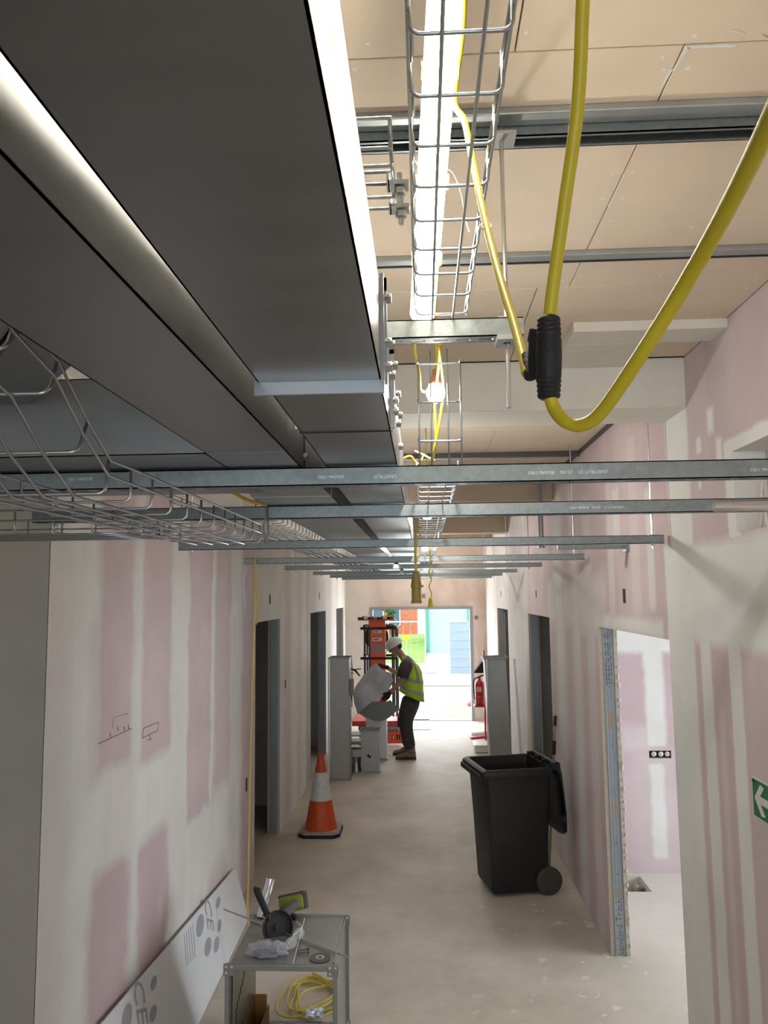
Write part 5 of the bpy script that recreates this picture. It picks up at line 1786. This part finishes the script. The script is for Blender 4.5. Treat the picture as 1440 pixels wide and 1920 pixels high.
# ------------------------------------------------------------------ fire extinguisher stand and bits by the right duct
YX = 12.9
ex = thing('fire_extinguisher', 'red fire extinguisher hanging on a stand left of right standing duct', 'extinguisher', (0.92, YX, 0.6))
a, c = at_y(900, 1276, YX), at_y(900, 1320, YX)
RED = mat('extinguisher_red', (0.55, 0.02, 0.03), 0.3, coat=0.3)
R_ = 0.075
MB().lathe([(R_ * 0.9, 0), (R_, 0.015), (R_, a.z - c.z - 0.06), (R_ * 0.8, a.z - c.z - 0.02), (R_ * 0.35, a.z - c.z + 0.01), (R_ * 0.3, a.z - c.z + 0.05), (0, a.z - c.z + 0.05)], c, Z, 24).build('cylinder', RED, ex, True)
MB().lathe([(R_ * 0.95, -0.012), (R_ * 0.98, 0.0)], c, Z, 24).build('base_ring', BLACK, ex, True)
MB().box(c.x - 0.045, c.x + 0.01, YX - R_ - 0.002, YX - R_, c.z + 0.12, c.z + 0.125).build('label_line', WHITE, ex)
MB().bbox(c.x - 0.05, c.x + 0.03, YX - R_ - 0.003, YX - R_ + 0.03, c.z + 0.20, c.z + 0.28, 0.001).build('label_panel', mat('pale_label', (0.75, 0.4, 0.4), 0.5), ex)
tp_ = Vector((c.x, YX, a.z + 0.05))
MB().tube([tp_ + Vector((-0.03, 0, 0)), tp_ + Vector((0.02, 0, 0.02)), tp_ + Vector((0.08, 0, 0.04))], 0.012, 8).build('lever_handle', BLACK, ex, True)
MB().tube(smooth_path([tp_, tp_ + Vector((-0.08, -0.02, -0.02)), tp_ + Vector((-0.10, -0.03, -0.12)), tp_ + Vector((-0.085, -0.03, -0.35))]), 0.010, 8).build('hose', BLACK, ex, True)
es = thing('extinguisher_stand', 'red metal stand with black cover holding the extinguisher', 'stand', (0.97, 13.05, 0))
MB().bar((1.0, 13.1, 0), (1.0, 13.1, 1.45), 0.03, 0.03, (0, 1, 0)).build('post', RED, es)
MB().box(c.x - 0.09, 1.0, YX - 0.02, 13.1, c.z - 0.05, c.z - 0.02).build('bracket_shelf', RED, es)
MB().prism([at_y(888, 1262, 12.95), at_y(911, 1262, 12.95), at_y(911, 1238, 12.95), at_y(902, 1243, 12.95)], (0, 0.2, 0)).build('black_cover', mat('cover_fabric', (0.02, 0.012, 0.014), 0.8), es)
MB().bar((0.75, 12.95, 0.05), (1.1, 13.1, 0.05), 0.06, 0.04).build('foot', RED, es)
wt = thing('white_container', 'white plastic container lying on the floor beside right duct', 'container', (0.82, 11.9, 0))
wx0, wx1 = at_z(883, 1391, 0).x, at_z(912, 1391, 0).x
MB().bbox(wx0, wx1 - 0.02, 12.0, 12.35, 0, 0.10, 0.03).build('container_body', WHITE, wt, True)
MB().bbox(wx0 - 0.01, wx1 - 0.01, 11.98, 12.37, 0.10, 0.12, 0.006).build('container_lid', WHITE, wt)
wt2 = thing('white_tube', 'pale tube lying across the foot of the extinguisher stand', 'tube', (0.9, 13.0, 0))
MB().tube([(0.80, 13.3, 0.04), (1.1, 13.45, 0.04)], 0.04, 12).build('tube_wall', mat('pale_tube', (0.65, 0.68, 0.68), 0.5), wt2, True)
tag(MB().prism([(0.95, 12.5, 0.0), (1.06, 12.5, 0.0), (1.06, 12.5, 0.17)], (0, 0.1, 0)).build('red_wedge', RED), 'small red wedge shape on floor by right duct', 'wedge')
# ------------------------------------------------------------------ worker
YM = 11.68


def pm_(px, py, dy=0.0):
    return at_y(px, py, YM + dy)


def skin_mesh(name, verts, edges, radii, root, material, parent, sub=2, label=None):
    me = bpy.data.meshes.new(name)
    me.from_pydata([tuple(v) for v in verts], edges, [])
    o = bpy.data.objects.new(name + '_tmp', me)
    COL.objects.link(o)
    md = o.modifiers.new('skin', 'SKIN')
    md.use_smooth_shade = True
    sv = me.skin_vertices[0].data
    for i, r in enumerate(radii):
        sv[i].radius = (r, r) if not isinstance(r, tuple) else r
        sv[i].use_root = (i == root)
    ss_ = o.modifiers.new('sub', 'SUBSURF')
    ss_.levels = sub
    ss_.render_levels = sub
    bpy.context.view_layer.update()
    dg = bpy.context.evaluated_depsgraph_get()
    m2 = bpy.data.meshes.new_from_object(o.evaluated_get(dg))
    bpy.data.objects.remove(o)
    m2.materials.clear()
    if material:
        m2.materials.append(material)
    for p in m2.polygons:
        p.use_smooth = True
    return m2


mn = thing('person', 'worker in white hard hat and yellow hi-vis vest bending over papers', 'person', (-0.28, YM, 0))
SKIN = mat('skin', (0.42, 0.22, 0.16), 0.55)
SHIRT = mat('grey_shirt', (0.065, 0.055, 0.06), 0.85)
VEST = mat('hivis', (0.42, 0.62, 0.025), 0.7, var=0.08, scale=10, bump=0.3, bscale=12)
TAPE = mat('reflective_tape', (0.30, 0.31, 0.30), 0.5)
TROUS = mat('work_trousers', (0.045, 0.038, 0.043), 0.85, var=0.25, scale=14, bump=0.3, bscale=18)
BOOT = mat('tan_boot', (0.20, 0.145, 0.10), 0.8, var=0.2, scale=20)
GLOVE = mat('black_glove', (0.01, 0.01, 0.011), 0.75)
HAT = mat('hard_hat_white', (0.70, 0.68, 0.68), 0.3)

pel, wst, cst, nk, hd = pm_(771, 1311), pm_(771, 1290), pm_(771, 1258), pm_(757, 1234), pm_(741, 1213)
shN, elN, wrN = pm_(762, 1246, -0.17), pm_(752, 1277, -0.22), pm_(731, 1299, -0.16)
shF, elF, wrF = pm_(762, 1247, 0.18), pm_(745, 1263, 0.20), pm_(724, 1251, 0.06)
hpN, knN, anN = pm_(768, 1318, -0.09), pm_(758, 1350, -0.11), pm_(770, 1408, -0.09)
hpF, knF, anF = pm_(772, 1318, 0.09), pm_(762, 1349, 0.12), pm_(764, 1402, 0.22)
vs = [pel, wst, cst, nk, hd, shN, elN, wrN, shF, elF, wrF, hpN, knN, anN, hpF, knF, anF]
es_ = [(0, 1), (1, 2), (2, 3), (3, 4), (2, 5), (5, 6), (6, 7), (2, 8), (8, 9), (9, 10), (0, 11), (11, 12), (12, 13), (0, 14), (14, 15), (15, 16)]
rd = [0.08, 0.10, 0.12, 0.055, 0.06, 0.055, 0.044, 0.033, 0.055, 0.044, 0.033, 0.075, 0.055, 0.042, 0.075, 0.055, 0.042]
body_me = skin_mesh('body', vs, es_, rd, 0, SKIN, mn)
# head modelled onto the same mesh: skull, jaw, nose, ear, brow
hb = MB()
fdir = (pm_(726, 1222) - pm_(741, 1213)).normalized()       # face direction: left and down
hup = (pm_(741, 1196) - pm_(741, 1213))
hup = (hup - fdir * hup.dot(fdir)).normalized()
hs = fdir.cross(hup)
Mh = Matrix((fdir, hs, hup)).transposed().to_4x4()
Mh.translation = hd + Vector((0.0, 0, 0.0))
RotH = Mh.to_3x3()


def H(x, y, z):
    return Mh @ Vector((x, y, z))


hb.ell(H(-0.005, 0, 0.02), 0.098, 0.075, 0.10, 20, 14, RotH)
hb.ell(H(0.035, 0, -0.055), 0.058, 0.055, 0.065, 16, 10, RotH)
hb.ell(H(0.098, 0, -0.015), 0.022, 0.014, 0.026, 10, 8, RotH)
hb.ell(H(0.086, 0, -0.06), 0.014, 0.026, 0.010, 10, 6, RotH)
hb.ell(H(0.088, 0, -0.074), 0.012, 0.022, 0.008, 10, 6, RotH)
hb.ell(H(0.078, 0, 0.012), 0.018, 0.05, 0.012, 12, 6, RotH)
hb.ell(H(0.07, 0, -0.10), 0.024, 0.028, 0.02, 10, 6, RotH)
for s in (-1, 1):
    hb.ell(H(-0.012, s * 0.074, -0.012), 0.022, 0.010, 0.032, 10, 8, RotH)
bm = bmesh.new()
bm.from_mesh(body_me)
hm = hb.mesh('head', SKIN, 'all')
bm.from_mesh(hm)
bm.to_mesh(body_me)
bm.free()
for p in body_me.polygons:
    p.use_smooth = True
body = link('body', body_me, mn, 'bare forearms and face')
for s in (-1, 1):
    MB().ell(H(0.083, s * 0.032, -0.004), 0.008, 0.012, 0.006, 8, 6, RotH).build('eye', mat('eye_dark', (0.03, 0.02, 0.02), 0.3), mn, True)
MB().ell(H(-0.05, 0, -0.01), 0.056, 0.073, 0.055, 14, 10, RotH).build('hair', mat('short_hair', (0.09, 0.065, 0.05), 0.9), mn, True)
# hard hat: shell, brim, peak
sec = []
for r_, h_ in ((0.128, 0.022), (0.128, 0.05), (0.118, 0.085), (0.095, 0.115), (0.06, 0.137), (0.02, 0.147)):
    sec.append((H(-0.004, 0, h_), (RotH @ Vector((r_ * 1.08, 0, 0))), (RotH @ Vector((0, r_ * 0.86, 0)))))
hat = MB().rings(sec, 28).build('hard_hat', HAT, mn, True)
sec = [(H(0.0, 0, 0.010), RotH @ Vector((0.150, 0, 0)), RotH @ Vector((0, 0.122, 0))), (H(0.0, 0, 0.026), RotH @ Vector((0.142, 0, 0)), RotH @ Vector((0, 0.116, 0)))]
MB().rings(sec, 28).build('hat_brim', HAT, hat, True)
pk = []
for k in range(9):
    a = -1.0 + 2.0 * k / 8
    pk.append(H(0.11 + 0.075 * math.cos(a), 0.105 * math.sin(a), 0.008 - 0.02 * math.cos(a)))
pk += [H(0.09, 0.09, 0.024), H(0.09, -0.09, 0.024)]
MB().prism(pk, RotH @ Vector((0, 0, 0.007))).build('hat_peak', HAT, hat)
MB().tube([H(0.135, 0, 0.04), H(0.10, 0, 0.10), H(0.0, 0, 0.15), H(-0.10, 0, 0.10), H(-0.135, 0, 0.04)], 0.012, 8).build('hat_ridge', HAT, hat, True)

# t-shirt (torso + sleeves), vest, trousers, boots as clothing
sh_me = skin_mesh('shirt', [cst, wst, pm_(760, 1240), shN, shN.lerp(elN, 0.72), shF, shF.lerp(elF, 0.72)], [(1, 0), (0, 2), (0, 3), (3, 4), (0, 5), (5, 6)],
                  [0.135, 0.125, 0.075, 0.080, 0.078, 0.080, 0.078], 0, SHIRT, mn)
link('t_shirt', sh_me, mn)


def vsec(px, py, half_front, half_side, tilt=0.0):
    """vest ring: centre, horizontal half depth (front-back), half width (across)"""
    c = pm_(px, py)
    a = Vector((math.cos(tilt), 0, math.sin(tilt))) * half_front
    return (c, a, Vector((0, half_side, 0)))


vest_secs = [vsec(772, 1305, 0.205, 0.225, -0.42), vsec(772, 1290, 0.185, 0.215, -0.36), vsec(773, 1272, 0.165, 0.212, -0.25), vsec(772, 1256, 0.150, 0.215, -0.15),
             vsec(769, 1244, 0.135, 0.200, -0.25), vsec(765, 1237, 0.105, 0.15, -0.35), vsec(760, 1232, 0.07, 0.085, -0.4)]
vest = MB().rings(vest_secs, 36, cap=False)
vm_ = vest.mesh('vest', VEST, 'all')
vest_o = link('hi_vis_vest', vm_, mn)
sol = vest_o.modifiers.new('thick', 'SOLIDIFY')
sol.thickness = 0.008


def lerp_sec(f):
    f = max(0, min(len(vest_secs) - 1.001, f))
    i = int(f)
    t_ = f - i
    a, b_ = vest_secs[i], vest_secs[i + 1]
    return tuple(a[k].lerp(b_[k], t_) for k in range(3))


def band(f0, f1, grow=1.03):
    ss_ = []
    for f in (f0, (f0 + f1) / 2, f1):
        c, a, b_ = lerp_sec(f)
        ss_.append((c, a * grow, b_ * grow))
    return MB().rings(ss_, 36, cap=False)


for f0, f1 in ((0.62, 1.02), (1.75, 2.1)):
    o = band(f0, f1).build('reflective_band', TAPE, vest_o, 'all')
# shoulder straps
for s in (-1, 1):
    pts = []
    for f in (2.0, 2.8, 3.6, 4.3, 4.9):
        c, a, b_ = lerp_sec(f)
        pts.append(c + a * 0.55 * 1.04 + b_ * s * 0.82 * 1.04)
    pts2 = []
    for f in (4.9, 4.3, 3.6, 2.8, 2.0):
        c, a, b_ = lerp_sec(f)
        pts2.append(c - a * 0.45 * 1.05 + b_ * s * 0.85 * 1.05)
    top = pm_(764, 1231, s * 0.10)
    MB().tube(smooth_path(pts + [top] + pts2, 4), 0.020, 8).build('shoulder_band', TAPE, vest_o, 'all')
# arm hole showing the dark sleeve is the sleeve mesh itself, larger than the vest here
sl = MB().tube([pm_(764, 1241, -0.17), pm_(762, 1248, -0.215), pm_(757, 1260, -0.235), pm_(755, 1270, -0.235)], [0.075, 0.098, 0.095, 0.088], 18)
sl.build('sleeve', SHIRT, mn, 'all')
tr_me = skin_mesh('trousers', [pm_(770, 1297), pm_(771, 1311), hpN, knN, knN.lerp(anN, 0.5), anN + Vector((0, 0, 0.015)), hpF, knF, knF.lerp(anF, 0.5), anF + Vector((0, 0, 0.02))],
                  [(0, 1), (1, 2), (2, 3), (3, 4), (4, 5), (1, 6), (6, 7), (7, 8), (8, 9)],
                  [0.155, 0.165, 0.140, 0.112, 0.100, 0.086, 0.138, 0.110, 0.098, 0.086], 0, TROUS, mn)
tro = link('trousers', tr_me, mn)
MB().bbox(knN.x - 0.10, knN.x + 0.02, knN.y - 0.085, knN.y - 0.06, knN.z - 0.09, knN.z + 0.06, 0.01).build('knee_pad_pocket', mat('pad_black', (0.02, 0.02, 0.022), 0.8), tro)
for (an, yy) in ((anN, -0.09), (anF, 0.22)):
    g = Vector((an.x, an.y, 0))
    sec = []
    for dx, hw, h_ in ((0.075, 0.045, 0.10), (0.03, 0.052, 0.14), (-0.05, 0.052, 0.12), (-0.12, 0.055, 0.075), (-0.18, 0.052, 0.062), (-0.215, 0.03, 0.045)):
        sec.append((g + Vector((dx, 0, 0.022 + (h_ - 0.02) / 2)), Vector((0, hw, 0)), Vector((0, 0, (h_ - 0.02) / 2 + 0.006))))
    bt = MB().rings(sec, 18).build('boot', BOOT, mn, 'all')
    so_ = [(g.x + 0.08, -0.045), (g.x + 0.08, 0.045), (g.x - 0.12, 0.058), (g.x - 0.2, 0.045), (g.x - 0.225, 0.0), (g.x - 0.2, -0.045), (g.x - 0.12, -0.058)]
    MB().prism([(x, g.y + y, 0.0) for x, y in so_], (0, 0, 0.026)).build('sole', mat('sole_dark', (0.04, 0.035, 0.03), 0.8), bt)
    MB().tube([g + Vector((0.01, 0, 0.09)), g + Vector((0.01, 0, 0.17))], 0.058, 14).build('ankle_cuff', BOOT, bt, 'all')


def hand(wr, tip_dir, palm_n, name, curl):
    """glove: palm block and five bent fingers"""
    d = Vector(tip_dir).normalized()
    n = Vector(palm_n)
    n = (n - d * n.dot(d)).normalized()
    s = d.cross(n)
    vs_ = [wr, wr + d * 0.045, wr + d * 0.085]
    ed = [(0, 1), (1, 2)]
    rd_ = [0.034, (0.042, 0.024), (0.042, 0.022)]
    b = MB()
    b.rings([(wr - d * 0.03, s * 0.036, n * 0.034), (wr + d * 0.01, s * 0.034, n * 0.028), (wr + d * 0.05, s * 0.046, n * 0.022), (wr + d * 0.09, s * 0.046, n * 0.018), (wr + d * 0.10, s * 0.038, n * 0.012)], 16)
    for k, ln in enumerate((0.062, 0.074, 0.070, 0.055)):
        base = wr + d * 0.09 + s * (-0.034 + 0.0225 * k)
        p1 = base + (d * math.cos(curl * 0.5) + n * math.sin(curl * 0.5)) * ln * 0.45
        p2 = p1 + (d * math.cos(curl) + n * math.sin(curl)) * ln * 0.33
        p3 = p2 + (d * math.cos(curl * 1.6) + n * math.sin(curl * 1.6)) * ln * 0.28
        b.tube([base - d * 0.02, base, p1, p2, p3], [0.010, 0.0105, 0.010, 0.009, 0.007], 8)
    tb0 = wr + d * 0.03 - s * 0.036
    b.tube([tb0 - d * 0.01, tb0, tb0 + d * 0.03 - s * 0.022 + n * 0.012, tb0 + d * 0.055 - s * 0.022 + n * 0.028], [0.012, 0.0125, 0.0115, 0.009], 8)
    return b.build(name, GLOVE, mn, 'all')


hand(wrN, pm_(722, 1310, -0.18) - wrN, (-0.35, 0.9, -0.1), 'glove', 0.5)
hand(wrF, pm_(710, 1247, 0.02) - wrF, (-0.2, 0.5, -0.8), 'glove', 0.6)

# sheet of drawings held up in the far hand
ps_ = thing('paper_sheet', 'large creased white drawing sheet held in the worker\'s raised hand', 'paper', pm_(690, 1300, 0.0))
YP = YM - 0.04
outline = [(697, 1248), (706, 1243), (716, 1256), (734, 1262), (737, 1276), (730, 1295), (716, 1313), (700, 1318), (684, 1330), (671, 1340), (664, 1318), (661, 1300), (667, 1287), (680, 1268)]
cxp, cyp = 698, 1292
b = MB()
rngs = []
for f in (0.0, 0.35, 0.7, 1.0):
    ring_ = []
    for (px, py) in outline:
        x_, y_ = cxp + (px - cxp) * f, cyp + (py - cyp) * f
        fold = 0.05 * math.sin((x_ - y_ * 0.8) * 0.09) + 0.025 * math.sin((x_ + y_) * 0.17) + (0.10 if x_ > 722 else 0) * ((x_ - 722) / 15)
        ring_.append(at_y(x_, y_, YP + fold))
    rngs.append(ring_)
n_ = len(outline)
for off in (0, 0.003):
    base = [rngs[0][0] + Vector((0, off, 0))]
    for r_ in rngs[1:]:
        base += [p + Vector((0, off, 0)) for p in r_]
    fs = [(0, 1 + j, 1 + (j + 1) % n_) for j in range(n_)]
    for i in range(2):
        for j in range(n_):
            fs.append((1 + i * n_ + j, 1 + i * n_ + (j + 1) % n_, 1 + (i + 1) * n_ + (j + 1) % n_, 1 + (i + 1) * n_ + j))
    b.add(base, fs)
b.build('sheet', mat('drawing_paper', (0.66, 0.65, 0.70), 0.7, var=0.10, scale=9), ps_, 'all')
MB().prism([pm_(711, 1317, -0.10), pm_(715, 1317, -0.10), pm_(724, 1300, -0.08), pm_(720, 1300, -0.08)], (0, 0.012, 0)).build('red_edge', mat('red_print', (0.70, 0.10, 0.07), 0.6), ps_)
MB().prism([pm_(728, 1288, -0.02), pm_(736, 1284, -0.02), pm_(736, 1280, -0.02), pm_(728, 1283, -0.02)], (0, 0.004, 0)).build('printed_block', FAINT_INK, ps_)
# curved grey cheek plate held in the near hand
pl_ = thing('duct_cheek', 'curved grey sheet-metal elbow cheek held in the worker\'s lowered hand', 'sheet metal', pm_(712, 1335, -0.14))
poly = [(673, 1337), (684, 1327), (698, 1315.5), (711, 1316.5), (722, 1317), (731, 1313), (740, 1321), (747, 1328.5), (743, 1333), (738, 1338), (732, 1343), (726, 1347), (719, 1350.5), (711, 1352.5), (703, 1352), (695, 1349.5), (687, 1346), (679, 1341)]
MB().prism([at_y(x, y, YM - 0.20) for x, y in poly], (0.004, 0.014, 0.002)).build('cheek_plate', mat('cheek_grey', (0.20, 0.205, 0.20), 0.55, 0.3), pl_)
MB().tube([at_y(x, y, YM - 0.202) for x, y in poly[7:]] + [at_y(673, 1337, YM - 0.202)], 0.006, 6).build('folded_edge', GALV_S, pl_)
# ------------------------------------------------------------------ outside the exit
SAND = mat('sandy_ground', (0.55, 0.45, 0.34), 0.9, var=0.18, scale=2.5, bump=0.4, bscale=6)
struct(MB().box(-40, 40, YE + 0.15, 70, -0.35, -0.06).build('ground', SAND), 'sandy bright ground outside the exit')
ob = tag(MB().box(-0.75, 0.46, YE + 0.16, 18.3, -0.059, -0.02).build('board_walkway', mat('ply_white', (0.70, 0.70, 0.68), 0.7, var=0.06, scale=3)), 'pale board laid as a walkway outside the exit', 'board')
tag(MB().box(-0.95, 0.10, 14.0, 15.12, 0.0005, 0.012).build('floor_board', MATS['ply_white']), 'white board lying on the floor inside the exit threshold', 'board')
YF = 23.0
FB = mat('fence_banner', (0.33, 0.41, 0.50), 0.7, var=0.05, scale=2)
FBM = mat('fence_tube', (0.50, 0.56, 0.58), 0.4, 0.5)


def fence_panel(xa, ya, xb, yb, label, text=None, banner=True):
    t = thing('fence_panel', label, 'fence', ((xa + xb) / 2, (ya + yb) / 2, -0.06), 'site fence panels')
    A, B_ = Vector((xa, ya, 0)), Vector((xb, yb, 0))
    d = (B_ - A).normalized()
    zb, zt_ = 0.02, 1.56
    for zz in (zb, zt_):
        MB().tube([A + Z * zz, B_ + Z * zz], 0.022, 8).build('rail', FBM, t)
    for q in (A, B_):
        MB().tube([q + Z * -0.06, q + Z * (zt_ + 0.02)], 0.022, 8).build('post', FBM, t)
        MB().box(q.x - 0.3, q.x + 0.3, q.y - 0.12, q.y + 0.12, -0.06, 0.08).build('block_foot', mat('concrete_foot', (0.5, 0.5, 0.48), 0.8), t)
    n = d.cross(Z)
    if not banner:
        for k in range(14):
            q = A.lerp(B_, (k + 1) / 15)
            MB().tube([q + Z * zb, q + Z * zt_], 0.004, 5).build('mesh_wire', FBM, t)
    for k in range(6 if banner else 0):
        z0_ = zb + 0.02 + k * 0.252
        b = MB().prism([A + d * 0.03 + Z * z0_ + n * 0.02, B_ - d * 0.03 + Z * z0_ + n * 0.02, B_ - d * 0.03 + Z * (z0_ + 0.243) + n * 0.0, A + d * 0.03 + Z * (z0_ + 0.243)], n * 0.006)
        b.build('banner_strip', FB, t)
    if text:
        text_mesh('banner_lettering', text, 0.2, frame_mat((A + B_) / 2 + Z * 0.9 - Vector((0, 0.07, 0)), (1, 0, 0), Z), mat('banner_blue', (0.20, 0.30, 0.48), 0.7), t, mirror=True)
    return t


fx = at_y(842, 1200, YF).x
fence_panel(fx, YF, fx + 3.4, YF - 0.2, 'site fence panel with pale blue banner and blue lettering', 'Lucas Construction')
fence_panel(fx - 4.0, YF + 1.0, fx - 0.7, YF + 0.5, 'open mesh site fence panel running behind the worker', None, False)
# low white kerb blocks in front of the fence
for k in range(3):
    a0 = fx - 1.0 + k * 1.6
    tag(MB().bbox(a0, a0 + 1.5, YF - 2.0 - 0.2 * k, YF - 1.6 - 0.2 * k, -0.06, 0.22, 0.03).build('kerb_block', mat('kerb_white', (0.70, 0.72, 0.72), 0.8)), 'pale kerb block on the sand before the fence, %s' % ('left one', 'middle one', 'right one')[k], 'kerb', 'kerb blocks outside')
# orange brick house and pale blue cabin further away
hs_ = thing('brick_house', 'orange brick house glimpsed beyond the fence', 'building', (-3, 42, -0.06))
BRK = mat('orange_brick', (0.62, 0.20, 0.10), 0.85, var=0.25, scale=6)
xr_ = at_y(782, 1160, 42).x
MB().box(-9, xr_, 42, 48, -0.06, 8).build('brick_wall', BRK, hs_)
p, q = at_y(695, 1140, 41.9), at_y(712, 1160, 41.9)
for k in range(2):
    w = MB().box(p.x + k * 0.9, p.x + k * 0.9 + 0.7, 41.9, 42.0, q.z - 0.4, p.z + 0.6).build('window', WHITE, hs_)
    MB().box(p.x + k * 0.9 + 0.06, p.x + k * 0.9 + 0.64, 41.88, 41.9, q.z - 0.34, p.z + 0.54).build('pane', mat('window_glass', (0.10, 0.16, 0.2), 0.1), w)
MB().box(-9, xr_ + 0.4, 41.6, 48.4, 8, 8.4).build('eaves', WHITE, hs_)
cb_ = thing('site_cabin', 'pale blue site cabin behind the bannered fence', 'cabin', (3, 33, -0.06))
xc0, xc1 = at_y(797, 1160, 33).x, at_y(893, 1160, 33).x
CAB = mat('cabin_blue', (0.45, 0.58, 0.62), 0.6)
MB().box(xc0, xc1 + 3, 33, 38, -0.06, 4.2).build('cabin_wall', CAB, cb_)
for px in (798, 877):
    x_ = at_y(px, 1160, 32.95).x
    MB().box(x_, x_ + 0.14, 32.9, 33, -0.06, 4.2).build('corner_post', mat('cabin_green', (0.12, 0.36, 0.28), 0.6), cb_)
GRASS = mat('grass', (0.26, 0.42, 0.08), 0.9, var=0.35, scale=1.2)
bnk = MB()
bnk.add([(-30, 28, -0.06), (xc0, 28, -0.06), (xc0, 41, 0.3), (-30, 41, 0.3)], [(0, 1, 2, 3)])
struct(bnk.build('grass_bank', GRASS), 'green grass bank beyond the site fence')
# shrub and yellow sign seen past the lift
sb_ = thing('shrub', 'round dark green shrub against the brick house', 'shrub', (-1.9, 38, 1.0))
pc = at_y(731, 1147, 38)
fo = MB()
for k in range(60):
    v = Vector((random.gauss(0, 0.13), random.gauss(0, 0.13), random.gauss(0, 0.12)))
    fo.ell(pc + v, 0.07, 0.07, 0.05, 6, 4)
o = fo.build('foliage', mat('shrub_green', (0.04, 0.14, 0.02), 0.9, var=0.4, scale=10), sb_, True)
o['kind'] = 'stuff'
MB().tube([(pc.x, 38, 0.2), (pc.x, 38, pc.z)], 0.04, 8).build('stem', mat('stem_brown', (0.2, 0.12, 0.07), 0.8), sb_)
p = at_y(762, 1198, 19.5)
ys_ = thing('yellow_sign', 'triangular yellow warning sign hanging outside behind the worker', 'sign', (p.x, 19.5, -0.06))
MB().prism([(p.x - 0.1, 19.5, p.z + 0.1), (p.x + 0.1, 19.5, p.z + 0.1), (p.x, 19.5, p.z - 0.12)], (0, 0.01, 0)).build('sign_face', mat('sign_yellow', (0.75, 0.55, 0.02), 0.5), ys_)
MB().tube([(p.x, 19.52, -0.06), (p.x, 19.52, p.z + 0.1)], 0.015, 8).build('sign_post', FBM, ys_)
cpn = at_y(890, 1300, 17.5)
oc = thing('orange_barrier', 'small faded red cone outside by the right door jamb', 'cone', (cpn.x, 17.5, -0.06))
MB().lathe([(0.13, 0), (0.02, 0.6), (0, 0.6)], (cpn.x + .02, 17.5, -0.04), Z, 20).build('cone_body', ORANGE, oc, True)
MB().box(cpn.x - .16, cpn.x + .2, 17.33, 17.67, -0.06, -0.03).build('cone_base', ORANGE, oc)
